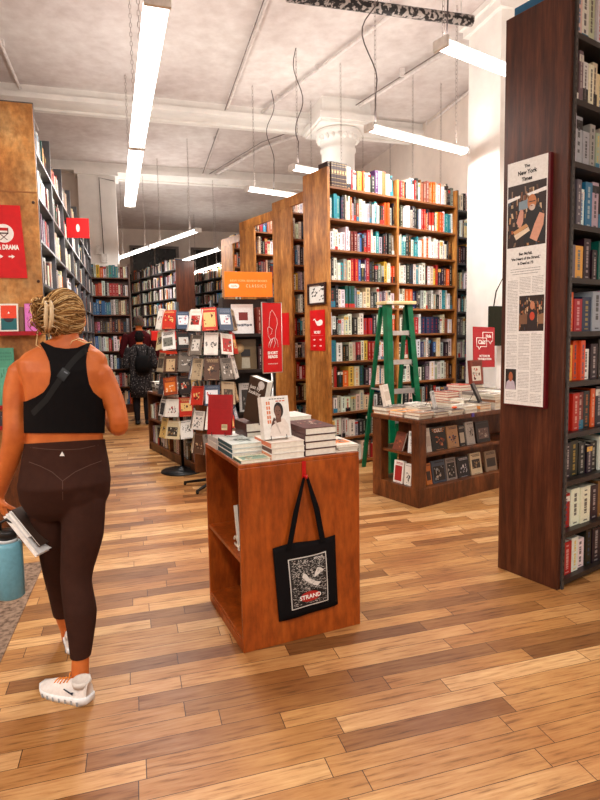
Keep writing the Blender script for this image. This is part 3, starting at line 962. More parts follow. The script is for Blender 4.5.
# white portrait book
def art_port(f, w, d, z):
    def q(pts, c, k=0): f.add([(w * a, d * b, z + .0001 * k) for a, b in pts], [tuple(range(len(pts)))], c)
    def el(cx, cy, rx, ry, c, k=0, n=20): q([(cx + rx * math.cos(2 * PI * i / n), cy + ry * math.sin(2 * PI * i / n)) for i in range(n)], c, k)
    q([(.18, .04), (.94, .04), (.92, .30), (.78, .46), (.56, .44), (.42, .40), (.30, .30)], (234, 222, 212), 1)
    q([(.30, .30), (.24, .22), (.33, .40), (.40, .50), (.47, .46), (.44, .36)], (92, 64, 54), 2)
    q([(.46, .36), (.66, .38), (.68, .56), (.48, .56)], (112, 78, 64), 3)
    el(.60, .66, .175, .19, (44, 30, 28), 3)
    el(.57, .62, .125, .155, (128, 90, 74), 4)
    el(.53, .645, .022, .010, (40, 28, 26), 5); el(.63, .645, .022, .010, (40, 28, 26), 5)
    el(.575, .555, .04, .012, (92, 48, 44), 5); q([(.565, .64), (.59, .64), (.60, .59), (.56, .59)], (108, 74, 62), 5)
    q([(.40, .40), (.58, .10), (.62, .10), (.47, .42)], (206, 192, 182), 4)
    for x0 in (.16, .24): 
        for k in range(5): q([(x0, .36 + k * .11), (x0 + .06, .36 + k * .11), (x0 + .06, .44 + k * .11), (x0, .44 + k * .11)], (228, 140, 96), 1)
    for k in range(6): q([(.28 + k * .1, .925), (.355 + k * .1, .925), (.355 + k * .1, .945), (.28 + k * .1, .945)], (70, 60, 58), 1)
    for k in range(3): q([(.52 + k * .12, .865), (.62 + k * .12, .865), (.62 + k * .12, .89), (.52 + k * .12, .89)], (214, 96, 60), 1)
Mp = MC @ T(.225, .10, CH + zk + .004) @ RZ(4)
easel(Mp, .13, .16, 'thin black wire easel holding the white portrait book')
standing(Mp, .145, .205, .042, (243, 240, 234), 'white book with a portrait on its cover standing on a wire easel', gc, art_port, 10, 'left', lift=.006)

# ------------------------------------------------------------------ tote bag on a red hook
hk = MC.inverted() @ P(305.5, 470, F1, (F2 - F1).cross(Vector((0, 0, 1))).normalized())
nrm = (F2 - F1).cross(Vector((0, 0, 1))).normalized()
def onf(px, py):
    p = MC.inverted() @ P(px, py, F1, nrm)
    return (p.x, p.z)
t = thing('hook', MC @ T(hk.x, 0, hk.z), 'small red hook on the front of the orange counter', 'hook')
e = MB(); e.box(-.010, .010, -.006, -.0004, -.045, .04, (190, 20, 20)); e.tube([(0, -.006, -.03), (0, -.022, -.042), (0, -.034, -.036), (0, -.036, -.02)], .005, (190, 20, 20))
e.build('hook_plate', M['paint'], t)
c1, c2, c3, c4 = onf(273, 549), onf(337.5, 536.5), onf(340, 606), onf(279.5, 622)
tb = thing('tote_bag', MC @ T(0, -.0, 0), 'black cotton tote bag with white printed panel hanging from the red hook', 'bag')
e = MB(); nx, nz = 14, 14; vs = []; fs = []
def bl(u, v):
    x = (c4[0] * (1 - u) + c3[0] * u) * (1 - v) + (c1[0] * (1 - u) + c2[0] * u) * v
    z = (c4[1] * (1 - u) + c3[1] * u) * (1 - v) + (c1[1] * (1 - u) + c2[1] * u) * v
    return x, z
def bulge(u, v): return -.010 - .02 * math.sin(PI * min(1, max(0, u))) ** .6 * math.sin(PI * min(1, max(0, v * .85 + .08))) ** .6 - .003 * math.sin(u * 9 + v * 3)
for j in range(nz + 1):
    for i in range(nx + 1):
        u, v = i / nx, j / nz; x, z = bl(u, v)
        vs.append((x, bulge(u, v), z + (.006 * math.sin(u * PI * 2) if j == nz else 0)))
for j in range(nz + 1):
    for i in range(nx + 1):
        u, v = i / nx, j / nz; x, z = bl(u, v); vs.append((x, -.0035, z + (.006 * math.sin(u * PI * 2) if j == nz else 0)))
n1 = (nx + 1) * (nz + 1)
for j in range(nz):
    for i in range(nx):
        a_ = j * (nx + 1) + i
        fs += [(a_, a_ + 1, a_ + nx + 2, a_ + nx + 1), (n1 + a_ + nx + 1, n1 + a_ + nx + 2, n1 + a_ + 1, n1 + a_)]
for i in range(nx): fs += [(i, n1 + i, n1 + i + 1, i + 1), (nz * (nx + 1) + i + 1, n1 + nz * (nx + 1) + i + 1, n1 + nz * (nx + 1) + i, nz * (nx + 1) + i)]
for j in range(nz): fs += [((j + 1) * (nx + 1), n1 + (j + 1) * (nx + 1), n1 + j * (nx + 1), j * (nx + 1)), (j * (nx + 1) + nx, n1 + j * (nx + 1) + nx, n1 + (j + 1) * (nx + 1) + nx, (j + 1) * (nx + 1) + nx)]
e.add(vs, fs, (20, 17, 18), True); e.build('bag_body', M['cloth'], tb)
# straps: two, each a doubled band
for (u0, dy) in ((.22, -.028), (.76, -.028)):
    b0 = bl(u0, .96)
    f = MB()
    for yy, off in ((dy, 0), (dy + .02, .012)):
        pts = [(b0[0] + off, yy, b0[1]), (b0[0] * .62 + hk.x * .38 + off, yy - .002, b0[1] * .5 + (hk.z - .03) * .5), (hk.x + (u0 - .49) * .03, -.022, hk.z - .036)]
        wv = .013
        for a_, b_ in zip(pts[:-1], pts[1:]):
            wa, wb = (wv, wv) if b_ != pts[-1] else (wv, .007)
            f.add([(a_[0] - wa, a_[1], a_[2]), (a_[0] + wa, a_[1], a_[2]), (b_[0] + wb, b_[1], b_[2]), (b_[0] - wb, b_[1], b_[2]),
                   (a_[0] - wa, a_[1] + .002, a_[2]), (a_[0] + wa, a_[1] + .002, a_[2]), (b_[0] + wb, b_[1] + .002, b_[2]), (b_[0] - wb, b_[1] + .002, b_[2])],
                  [(0, 1, 2, 3), (7, 6, 5, 4), (0, 4, 5, 1), (1, 5, 6, 2), (2, 6, 7, 3), (3, 7, 4, 0)], (16, 14, 15))
    f.build('strap', M['cloth'], tb)
# printed panel
e = MB()
def pp(u, v):
    U_ = .20 + u * .615; V_ = .12 + v * .70 + .03 * u * 0
    x, z = bl(U_, V_); return (x, bulge(U_, V_) - .0012, z)
def pq(a, b, c_, d_, col, k=0):
    N_ = 6
    for i in range(N_):
        for j in range(N_):
            g = [(a + (b - a) * (i + di) / N_, c_ + (d_ - c_) * (j + dj) / N_) for di, dj in ((0, 0), (1, 0), (1, 1), (0, 1))]
            e.add([(lambda q_: (q_[0], q_[1] - .0003 * k, q_[2]))(pp(u, v)) for u, v in g], [(0, 1, 2, 3)], col)
pq(0, 1, 0, 1, (214, 210, 204)); pq(.025, .975, .02, .98, (22, 20, 22), 1)
r = random.Random(4)
for i in range(1000):
    u, v = r.uniform(.04, .93), r.uniform(.05, .95)
    if abs(u - .5) < .3 and abs(v - .2) < .10: continue
    du, dv = r.uniform(.006, .05), r.uniform(.004, .014)
    sl = r.uniform(-.05, .06)
    g = [(u, v), (min(.97, u + du), v + sl * .4), (min(.97, u + du), v + dv + sl * .4), (u, v + dv)]
    e.add([(lambda q_: (q_[0], q_[1] - .0007, q_[2]))(pp(a, b)) for a, b in g], [(0, 1, 2, 3)], (196, 192, 186) if r.random() < .75 else (120, 116, 114))
for pts in ([(.32, .6), (.42, .52), (.62, .4), (.72, .38), (.8, .44), (.66, .48), (.5, .56), (.42, .66), (.36, .68)], [(.62, .56), (.75, .6), (.9, .66), (.82, .72), (.72, .74), (.66, .66)]):
    e.add([(lambda q_: (q_[0], q_[1] - .001, q_[2]))(pp(a, b)) for a, b in pts], [tuple(range(len(pts)))], (226, 222, 216))
pts = [(.5 + .27 * math.cos(2 * PI * i / 24), .2 + .105 * math.sin(2 * PI * i / 24)) for i in range(24)]
e.add([(lambda q_: (q_[0], q_[1] - .0035, q_[2]))(pp(a, b)) for a, b in pts], [tuple(range(24))], (180, 36, 30))
e.build('printed_panel', M['print'], tb)
q0, q1 = pp(.25, .2), pp(.75, .2)
ang = math.degrees(math.atan2(q1[2] - q0[2], q1[0] - q0[0])); qm = pp(.5, .2)
text('STRAND', .030, M['letterw'], tb, T(qm[0], qm[1] - .0065, qm[2]) @ RY(-ang), ext=.0004, bold=.0006)
qm = pp(.76, .93)
text('BOOKS', .014, M['letterw'], tb, T(qm[0], qm[1] - .0025, qm[2]) @ RY(-ang), ext=.0003)
# ------------------------------------------------------------------ the brown display table with open shelves
TB = U(418.7, 508.7); TH = D(418.7, 420.5, TB.y).z
q = U(371.2, 493.7); TD = (q - TB).length
TL = 1.75
MT = frame(TB, AZ)
print('table', TB, TH, TD)
t = thing('display_table', MT, 'long brown stained display table with two open shelves and stacks of books on top', 'table')
def tbx(nm, *b, bevel=.003): e = MB(); e.box(*b); return e.build(nm, M['table'], t, bevel=bevel)
tbx('top', -.01, TL, -.01, TD + .01, TH - .035, TH)
tbx('base', 0, TL, 0, TD, 0, .16)
tbx('post', 0, .09, 0, .09, .16, TH - .035); tbx('post', 0, .09, TD - .12, TD, .16, TH - .035)
tbx('post', TL - .09, TL, 0, .09, .16, TH - .035); tbx('post', TL - .09, TL, TD - .12, TD, .16, TH - .035)
tbx('shelf', .0901, TL - .0901, .01, TD - .01, .43, .455)
tbx('back_panel', .24, TL - .09, TD - .30, TD - .28, .16, .43); tbx('back_panel', .24, TL - .09, TD - .30, TD - .28, .455, TH - .035)
tbx('shelf', .02, .0899, .0901, TD - .1201, .43, .455)
tbx('middle_panel', .215, .235, .165, TD - .1205, .455, TH - .035); tbx('middle_panel', .215, .235, .165, TD - .1205, .16, .43)
gt = 'face-out books in the brown table'
def cov(bg, cols, seed, n=10):
    return bg, art_blocks(cols, seed, n)
def face(px0, px1, py_bot, zs, hh, bg, cols, label, seed, title=None, y=.06, tilt=10):
    a = MT.inverted() @ P(px0, py_bot, TB, -A); b = MT.inverted() @ P(px1, py_bot, TB, -A)
    xc = (a.x + b.x) / 2 + .0; w = abs(b.x - a.x)
    o = standing(MT @ T(xc, y + .03, zs), w, hh, .022, bg, label, gt, art_blocks(cols, seed, 9), tilt, lift=.001)
    if title: text(title, .042, M['letterw'], o, T(w / 2, hh * .84, .0240) @ RX(-90), ext=.0002, bold=.001)
    return o
zU, zL = .4555, .1605
face(432.5, 437.5, 448, zU, .21, (236, 230, 220), [(210, 200, 190)], 'narrow cream book at the left of the upper table shelf', 1)
face(438, 453, 447, zU, .21, (26, 22, 22), [(180, 90, 40), (120, 50, 26), (60, 40, 34), (214, 140, 90)], 'black book titled CULT on the upper table shelf', 2, 'CULT')
face(454, 465, 445, zU, .2, (196, 150, 104), [(60, 40, 60), (120, 60, 50), (40, 70, 110)], 'tan book with dark figures, right of the black one with white title', 3)
face(466, 472, 443, zU, .19, (40, 36, 40), [(200, 190, 170)], 'slim dark book between the tan and the grey-white ones on upper shelf', 4)
face(473, 481, 441, zU, .21, (200, 196, 190), [(50, 48, 50), (110, 106, 100)], 'grey and white book towards the right of the upper table shelf', 5)
face(483, 496, 439, zU, .2, (44, 38, 40), [(120, 96, 90), (190, 180, 170), (80, 70, 74)], 'dark book with pale shape rightmost on the upper table shelf', 6)
face(432.5, 438, 485, zL, .19, (206, 120, 50), [(60, 40, 30)], 'slim orange book at the left of the lower table shelf', 7)
face(439, 452, 483, zL, .20, (70, 84, 104), [(30, 26, 30), (200, 190, 180), (150, 160, 170)], 'blue-grey book with a dark-haired figure on the lower table shelf', 8)
face(453, 463, 480, zL, .2, (150, 140, 134), [(40, 38, 40), (226, 220, 210)], 'grey book with a dark round shape on the lower table shelf', 9)
face(464, 476, 477, zL, .19, (30, 32, 40), [(220, 220, 224), (120, 124, 140), (200, 200, 210)], 'dark book speckled with white on the lower table shelf', 10)
face(477.5, 488, 474.5, zL, .2, (222, 206, 172), [(60, 50, 46), (170, 140, 100)], 'cream book with a dark animal on the lower table shelf', 11)
face(492, 503, 471, zL, .19, (150, 128, 104), [(60, 50, 46)], 'brown-grey book at the right of the lower table shelf', 12)
# end compartment, seen from the left
ge = 'books in the end of the brown table'
def endbook(py0, y, zs, hh, w, th, c, lab, az_=0, tilt=8, cols=None, seed=1):
    standing(MT @ T(.06, y, zs) @ RZ(-90 + az_), w, hh, th, c, lab, ge, art_blocks(cols, seed, 6) if cols else None, tilt, lift=.001)
endbook(0, .30, zU, .17, .12, .02, (120, 60, 40), 'brown book leaning in the upper end shelf of the table', 0, 22, [(170, 90, 50), (80, 40, 30)], 3)
endbook(0, .13, zU, .19, .07, .03, (226, 228, 228), 'white book with dark green blocks in the upper end shelf', 0, 5, [(30, 66, 70), (40, 90, 90)], 5)
endbook(0, .29, zL, .2, .12, .03, (240, 236, 230), 'white book with small red figure in the lower end shelf', 0, 6, [(170, 40, 40)], 9)
endbook(0, .17, zL, .19, .08, .03, (232, 228, 220), 'second white book in the lower end shelf, nearer the corner', 0, 5, [(60, 60, 60)], 2)

# ---- the top: stacks in a grid, each book its own
gs = 'stacked books on the brown table'
r = random.Random(21)
tops = [(232, 228, 220), (206, 196, 180), (236, 232, 226), (170, 120, 90), (180, 60, 40), (120, 110, 104), (222, 214, 200), (70, 60, 60), (226, 150, 80)]
names_c = ['white', 'beige', 'bright white', 'tan', 'rusty red', 'grey', 'cream', 'charcoal', 'light orange']
colsx = [0.0, .20, .40, .60, .80, 1.0, 1.2, 1.4]
rowsy = [0.0, .20, .40]
cols_n = ['leftmost', 'second', 'third', 'fourth', 'fifth', 'sixth', 'seventh', 'eighth']
rows_n = ['front', 'middle', 'back']
counts = [[2, 2, 2, 2, 3, 5, 5, 4], [2, 2, 1, 3, 3, 5, 6, 5], [2, 2, 2, 2, 6, 7, 7, 6]]
topz = {}
for j, y in enumerate(rowsy):
    for i, x in enumerate(colsx):
        z = TH + .0008
        n = counts[j][i]
        for k in range(n):
            w = r.uniform(.155, .18); d = min(r.uniform(.165, .19), TD - y); h = r.uniform(.018, .034)
            ci = r.randrange(len(tops))
            if (i, j) in ((4, 2), (5, 2)) and k >= n - 3: ci = 4
            if i == 7 and j == 0: ci = 3
            lvl = 'top' if k == n - 1 else ('bottom' if k == 0 else ORD[k + 1] + ' lowest')
            loose_book(MT @ T(x + r.uniform(0, .015) + .003, y + r.uniform(0, .01) + .003, z), w, d, h, tops[ci], '%s book, %s in the %s stack from left, %s row on brown table' % (names_c[ci], lvl, cols_n[i], rows_n[j]), gs,
                       spine_side=r.choice(['left', 'right', 'back', 'back']), pages=(238, 230, 212), art=art_blocks([(120, 110, 100), (180, 140, 110), (240, 236, 228)], i * 7 + j, 6) if k == n - 1 else None)
            z += h + .0008
        topz[(i, j)] = z
# face-out books on easels on the table
gf = 'books propped on easels on the brown table'
def tl(px, py, z): return MT.inverted() @ U(px, py, z)
def prop(px, i, j, w, h, th, c, cols, lab, elab, rz=0, tilt=12, seed=1, n=8):
    z = topz[(i, j)]
    x = colsx[i] + .09; y = rowsy[j] + .1
    Mx = MT @ T(x, y, z) @ RZ(rz)
    easel(Mx, w, h, elab)
    return standing(Mx, w, h, th, c, lab, gf, art_blocks(cols, seed, n) if cols else None, tilt)
prop(0, 0, 2, .13, .2, .03, (232, 222, 210), [(206, 190, 174)], 'pale cream book propped at the left end of the brown table', 'small wire easel at the left end of the brown table', 25, 12)
prop(0, 2, 1, .12, .16, .012, (196, 194, 190), [(60, 56, 56), (130, 124, 120)], 'small silver-grey framed book with a dark square on the table', 'wire easel under the small silver-grey book', 30, 12, 3, 2)
prop(0, 4, 0, .13, .19, .02, (36, 34, 36), [(96, 84, 76), (60, 56, 58)], 'black book tilted back on its easel, middle of the brown table', 'wire easel under the black tilted book', 30, 24, 4)
zb = topz[(6, 2)]
# brown book and red speech-bubble sign at the right
standing(MT @ T(1.25, .42, topz[(6, 2)]), .18, .25, .04, (120, 50, 34), 'brown book with pale swirling figure standing high on the table stack', gf, art_blocks([(206, 196, 180), (180, 60, 40), (150, 140, 130), (90, 34, 24)], 31, 14), 6)
f = MB(MT @ T(.50, .05, topz[(2, 0)] + .001)); f.ball((0, 0, .012), .03, .02, .012, (226, 90, 40)); 
tag(f.build('price_tag', M['paint']), 'small orange tag lying on the books beside the easel', 'tag')
f = MB(MT @ T(.66, -.018, TH - .03)); f.box(0, .03, 0, .006, 0, .035, (84, 70, 160)); tag(f.build('sticker', M['paint']), 'small violet sticker tab on the front edge of the brown table', 'tag')
# sign
Ms = MT @ T(1.43, .45, topz[(6, 2)] + .001)
sg = thing('counter_sign', Ms @ RX(-3) @ RY(2), 'red sign with two white speech bubbles standing on the table by the pillar', 'sign')
sw, sh = .34, .42
Z0 = .17
e = MB(); e.tube([(0, .02, 0.004), (0, .02, Z0 + .1)], .006, n=8); e.box(-.07, .07, -.03, .06, 0, .006); e.build('stand', M['alu'], sg)
e = MB(); e.box(-sw / 2, sw / 2, 0, .012, Z0, Z0 + sh); e.build('board', M['redboard'], sg, bevel=.002)
def bubble(cx, cz, w, h, tail):
    e = MB(); r_ = .006
    o = [(cx - w / 2, cz - h / 2), (cx - w / 2, cz + h / 2), (cx + w / 2, cz + h / 2), (cx + w / 2, cz - h / 2)]
    if tail > 0: path = [o[0], o[1], o[2], o[3], (cx + w * .36, cz - h / 2), (cx + w * .26, cz - h * .85), (cx + w * .1, cz - h / 2), o[0]]
    else: path = [o[0], o[1], o[2], o[3], (cx - w * .1, cz - h / 2), (cx - w * .26, cz - h * .85), (cx - w * .36, cz - h / 2), o[0]]
    for a_, b_ in zip(path[:-1], path[1:]): e.tube([(a_[0], -.001, a_[1]), (b_[0], -.001, b_[1])], .0035, n=5)
    e.build('speech_bubble', M['letterw'], sg)
bubble(.055, .32 + Z0, .16, .09, 1); bubble(-.045, .26 + Z0, .16, .09, -1)
text('Hola', .045, M['letterw'], sg, T(.065, -.002, .325 + Z0), bold=.001)
e = MB(); e.box(-.121, .031, -.0016, -.0008, .218 + Z0, .302 + Z0); e.build('bubble_ground', M['redboard'], sg)
text('Ciao', .06, M['letterw'], sg, T(-.045, -.003, .26 + Z0), bold=.0015)
text('FICTION IN\nTRANSLATION', .032, M['letterw'], sg, T(0, -.002, .10 + Z0), bold=.0006)
# ------------------------------------------------------------------ framed newspaper page on the walnut end
NA = B                                    # normal direction of the end panel is -B
def ong(px, py):
    p = MR.inverted() @ P(px, py, G, B)
    return (p.y, p.z)                     # distance back from the corner, height
y1, z1 = ong(553, 153); y0, z0 = ong(511, 165); _, zb0 = ong(548.5, 409.5); _, zb1 = ong(507, 403)
ztop, zbot = (z1 + z0) / 2, (zb0 + zb1) / 2
ya, yb = (ong(549, 409)[0] + y1) / 2, (y0 + ong(507, 403)[0]) / 2      # near edge, far edge
NW, NH = yb - ya, ztop - zbot
print('news', ya, yb, zbot, ztop)
# local frame: x to the right as the reader sees it (towards the corner), y into the panel
MN = MR @ T(0, yb, zbot) @ RZ(-90)
nw = thing('newspaper_frame', MN, 'tall framed newspaper page with photographs on the end of the dark walnut bookcase', 'framed page')
e = MB(); e.box(0, NW, -.03, -.001, 0, NH, (92, 12, 20)); e.build('backing_board', M['paint'], nw, bevel=.001)
e = MB(); e.box(.002, NW - .014, -.0318, -.0302, .008, NH - .002, (236, 234, 230)); e.build('page', M['print'], nw)
PWd = NW - .016
def tx(s, size, u, v, bold=0, sx=1, mat='letterk', shear=0):
    text(s, size, M[mat], nw, T(.002 + u * PWd, -.0325, v * NH), bold=bold, sx=sx, ext=.0002, shear=shear)
tx('The', .024, .5, .972, .0008, .9); tx('New York', .033, .5, .948, .0012, .85); tx('Times', .030, .5, .922, .0012, .9)
tx('Ben McFall,', .021, .5, .626, .0008, .9); tx('\u2018the Heart of the Strand,\u2019', .021, .5, .607, .0008, .88); tx('Is Dead at 73', .021, .5, .588, .0008, .9)
e = MB()
r = random.Random(9)
def line(u0, u1, v, h=.0019, col=(120, 116, 116)):
    u = u0
    while u < u1 - .01:
        w = min(r.uniform(.02, .07), u1 - u)
        e.quad((.002 + u * PWd, -.0321, v * NH - h / 2), (.002 + (u + w) * PWd, -.0321, v * NH - h / 2), (.002 + (u + w) * PWd, -.0321, v * NH + h / 2), (.002 + u * PWd, -.0321, v * NH + h / 2), col)
        u += w + .008
for k in range(3): line(.12 + .05 * (k == 2), .88 - .05 * (k == 2), .566 - k * .010, .0026, (90, 86, 86))
e.build('subheading', M['print'], nw); e = MB()
cols_ = [(.05, .32), (.36, .64), (.68, .95)]
for ci, (a, b) in enumerate(cols_):
    v = .530 if ci else .520
    while v > .02:
        skip = (ci > 0 and .305 < v < .462) or (ci == 0 and .062 < v < .158)
        if not skip:
            if r.random() < .06: line(a, a + (b - a) * .5, v)
            else: line(a, b, v)
        v -= .0062
        if r.random() < .05: v -= .008
e.build('article_text', M['print'], nw)
def photo(name, u0, u1, v0, v1, seed, fig):
    e = MB(); r = random.Random(seed)
    def q(pts, c, k):
        e.add([(.002 + (u0 + (u1 - u0) * a) * PWd, -.0321 - k * .00012, (v0 + (v1 - v0) * b) * NH) for a, b in pts], [tuple(range(len(pts)))], c)
    q([(0, 0), (1, 0), (1, 1), (0, 1)], (44, 28, 22), 0)
    for i in range(90):
        a, b = r.uniform(0, .92), r.uniform(0, .86); w, h = r.uniform(.02, .06), r.uniform(.05, .14); s_ = r.uniform(-.03, .03)
        q([(a, b), (min(1, a + w), b), (min(1, a + w + s_), min(1, b + h)), (a + s_ if a + s_ > 0 else 0, min(1, b + h))], r.choice([(180, 130, 84), (120, 74, 46), (206, 176, 140), (90, 60, 44), (60, 70, 84), (160, 90, 50), (30, 22, 20), (140, 110, 90)]), 1)
    fig(q)
    e.build(name, M['print'], nw)
def el(q, cx, cy, rx, ry, c, k, n=18): q([(cx + rx * math.cos(2 * PI * i / n), cy + ry * math.sin(2 * PI * i / n)) for i in range(n)], c, k)
def fig1(q):
    q([(0, .80), (.33, .825), (.33, .785), (0, .74)], (240, 238, 236), 2); q([(.5, .83), (1, .88), (1, .82), (.56, .79)], (240, 238, 236), 2)
    q([(.30, .58), (.54, .60), (.54, .74), (.30, .72)], (126, 146, 158), 2)
    q([(.24, .40), (.34, .60), (.42, .58), (.42, .40), (.34, .28)], (206, 150, 130), 3)
    q([(.44, .05), (.98, .05), (.98, .40), (.86, .58), (.64, .60), (.50, .54), (.46, .30)], (30, 28, 30), 3)
    q([(.60, .12), (.78, .05), (.94, .30), (.96, .46), (.84, .50), (.72, .34)], (212, 154, 128), 4)
    el(q, .64, .68, .115, .125, (196, 124, 76), 4); el(q, .65, .60, .075, .05, (206, 186, 172), 5)
    q([(.555, .70), (.73, .70), (.73, .685), (.555, .685)], (60, 44, 40), 6)
    el(q, .63, .625, .03, .008, (120, 60, 50), 6)
    q([(.18, .20), (.56, .30), (.60, .24), (.24, .12)], (226, 206, 180), 5); q([(.16, .26), (.50, .36), (.56, .31), (.2, .2)], (200, 150, 100), 5)
photo('photograph', .02, .98, .655, .905, 3, fig1)
def fig2(q):
    q([(.36, .0), (.76, .0), (.74, .5), (.62, .62), (.46, .62), (.36, .5)], (46, 34, 34), 2); el(q, .54, .72, .09, .12, (196, 130, 96), 3)
    el(q, .54, .42, .10, .12, (196, 70, 44), 3)
    q([(.0, .2), (.34, .2), (.34, .5), (0, .45)], (120, 84, 60), 2); q([(.78, .2), (1, .2), (1, .5), (.78, .45)], (150, 110, 80), 2)
photo('photograph', .36, .98, .312, .456, 5, fig2)
def fig3(q):
    q([(0, 0), (1, 0), (1, 1), (0, 1)], (40, 34, 30), 2); q([(.02, 0), (.98, 0), (.85, .38), (.6, .5), (.4, .5), (.12, .36)], (196, 184, 196), 3); el(q, .5, .62, .2, .24, (176, 98, 62), 4)
photo('photograph', .03, .31, .068, .154, 6, fig3)

# blue folder on top of the walnut bookcase, dark tote hanging on its far side
f = MB(MR @ T(0.0, 0, HR)); f.box(.012, .24, .10, .36, .0, .05, (18, 96, 140))
tag(f.build('blue_folder', M['paint'], bevel=.004), 'flat blue box file lying on top of the dark walnut bookcase', 'box file')
f = MB(MR @ T(.05, .405, 0))
zt = P(497, 305, G + A * .42, A).z
e = MB(); 
hb = D(490, 306, 6.25); zq = D(490, 346, 6.25).z
tb = thing('tote_bag', frame((hb.x, hb.y, zq), AB), 'dark olive tote bag hanging in front of the square pillar beside the walnut bookcase', 'bag')
e = MB()
vs = []; n_ = 8
e.box(0, .36, 0, .04, 0, hb.z - zq, (44, 44, 34)); e.build('bag_body', M['cloth'], tb, bevel=.01)
e = MB(); e.tube([(.06, .02, hb.z - zq - .01), (.09, .02, hb.z - zq + .16), (.17, .02, hb.z - zq + .30), (.25, .02, hb.z - zq + .16), (.30, .02, hb.z - zq - .01)], .007, (40, 38, 30)); e.build('strap', M['cloth'], tb)

# ------------------------------------------------------------------ signs and picture on the tall bookcase end
MEi = frame(P1 + A * .46, AZ) @ RZ(-90)             # x towards the face corner, y into the panel, origin at far lower corner
def one(px, py):
    p = MEi.inverted() @ P(px, py, P1, B); return (p.x, p.z)
a = one(311, 350.5); b = one(325, 309.5)
sg = thing('wall_sign', MEi @ T(0, 0, 0), 'red sign with a white whale under the framed picture on the tall bookcase end', 'sign')
e = MB(); e.box(a[0], b[0], -.008, -.0005, a[1], b[1]); e.build('board', M['red'], sg)
w_ = b[0] - a[0]; h_ = b[1] - a[1]; cx = (a[0] + b[0]) / 2
e = MB()
def wp(pts): e.add([(cx + (x - .5) * w_, -.0088, a[1] + z * h_) for x, z in pts], [tuple(range(len(pts)))], (246, 240, 236))
wp([(.42, .68), (.5, .62), (.68, .61), (.84, .64), (.88, .70), (.84, .75), (.72, .765), (.6, .74), (.5, .72)])
wp([(.42, .68), (.5, .72), (.40, .75), (.36, .80), (.33, .76)]); wp([(.40, .75), (.33, .76), (.22, .75), (.28, .79), (.35, .79)])
for zz in (.37,): e.box(a[0] + .1 * w_, b[0] - .1 * w_, -.0088, -.008, a[1] + zz * h_, a[1] + zz * h_ + .003, (230, 120, 120))
e.build('whale', M['print'], sg)
text('MOBY', .045, M['letterw'], sg, T(cx, -.009, a[1] + .45 * h_), bold=.001, ext=.0003)
for u_, v_ in ((.3, .27), (.72, .27), (.3, .12), (.72, .12)):
    f = MB(); f.add([(cx + (u_ - .5) * w_ + dx * .02, -.0088, a[1] + v_ * h_ + dz_ * .012) for dx, dz_ in ((-1, .4), (.2, .4), (.2, 1), (1, 0), (.2, -1), (.2, -.4), (-1, -.4))], [tuple(range(7))], (246, 220, 216))
    f.build('arrow', M['print'], sg)
a = one(309, 305.5); b = one(326.5, 282)
sg = thing('picture_frame', MEi, 'small dark framed line drawing on the end of the tall amber bookcase', 'picture')
e = MB()
for x0, x1, zz0, zz1 in ((a[0], b[0], a[1], a[1] + .02), (a[0], b[0], b[1] - .02, b[1]), (a[0], a[0] + .02, a[1] + .02, b[1] - .02), (b[0] - .02, b[0], a[1] + .02, b[1] - .02)): e.box(x0, x1, -.025, -.0005, zz0, zz1)
e.build('frame_moulding', M['frame'], sg)
e = MB(); e.box(a[0] + .02, b[0] - .02, -.006, -.001, a[1] + .02, b[1] - .02, (228, 226, 220)); r = random.Random(2)
for i in range(26):
    u, v = r.choice([(.3, .55), (.68, .7), (.7, .3)]); u += r.uniform(-.14, .14); v += r.uniform(-.18, .18)
    x = a[0] + (b[0] - a[0]) * u; z = a[1] + (b[1] - a[1]) * v
    e.quad((x, -.0066, z), (x + r.uniform(.01, .04), -.0066, z + .003), (x + .03, -.0066, z + r.uniform(.01, .03)), (x, -.0066, z + .012), (60, 60, 58))
e.build('drawing', M['print'], sg)

# ------------------------------------------------------------------ FILM & DRAMA sign on the plywood panel
MQ = frame(Q, AB)
def onq(px, py):
    p = MQ.inverted() @ P(px, py, Q, A2); return (p.x, p.z)
a = onq(26, 278.5); b = onq(22.5, 206.5)
x1 = (a[0] + b[0]) / 2; W = .40; z0, z1 = a[1], b[1]
sg = thing('wall_sign', MQ @ T(0, -.021, 0), 'large red FILM and DRAMA sign on the plywood bookcase end at left', 'sign')
e = MB(); e.add([(x1 - W, -.008, z0), (x1 + .012, -.008, z0), (x1 - .012, -.008, z1), (x1 - W, -.008, z1), (x1 - W, 0, z0), (x1 + .012, 0, z0), (x1 - .012, 0, z1), (x1 - W, 0, z1)],
                [(0, 1, 2, 3), (7, 6, 5, 4), (0, 4, 5, 1), (1, 5, 6, 2), (2, 6, 7, 3), (3, 7, 4, 0)]); e.build('board', M['red'], sg)
xc = onq(4.5, 234)[0]; zc = onq(4.5, 234)[1]
e = MB(); e.add([(xc + .07 * math.cos(2 * PI * i / 28), -.009, zc + .07 * math.sin(2 * PI * i / 28)) for i in range(28)], [tuple(range(28))], (244, 240, 236)); e.build('disc', M['print'], sg)
e = MB()
e.box(xc - .032, xc + .03, -.0102, -.0092, zc + .02, zc + .042, (190, 20, 24)); e.box(xc - .034, xc + .032, -.0102, -.0092, zc - .004, zc + .006, (60, 20, 24))
for s in (-1, 1):
    e.add([(xc - s * .028, -.0104, zc - .05), (xc - s * .02, -.0104, zc - .05), (xc + s * .03, -.0104, zc - .004), (xc + s * .022, -.0104, zc - .004)], [(0, 1, 2, 3)], (90, 20, 26))
    e.box(xc + s * .03 - .003, xc + s * .03 + .003, -.0104, -.0092, zc - .004, zc + .042, (60, 20, 24))
e.build('directors_chair', M['print'], sg)
zt = onq(8, 248)[1]
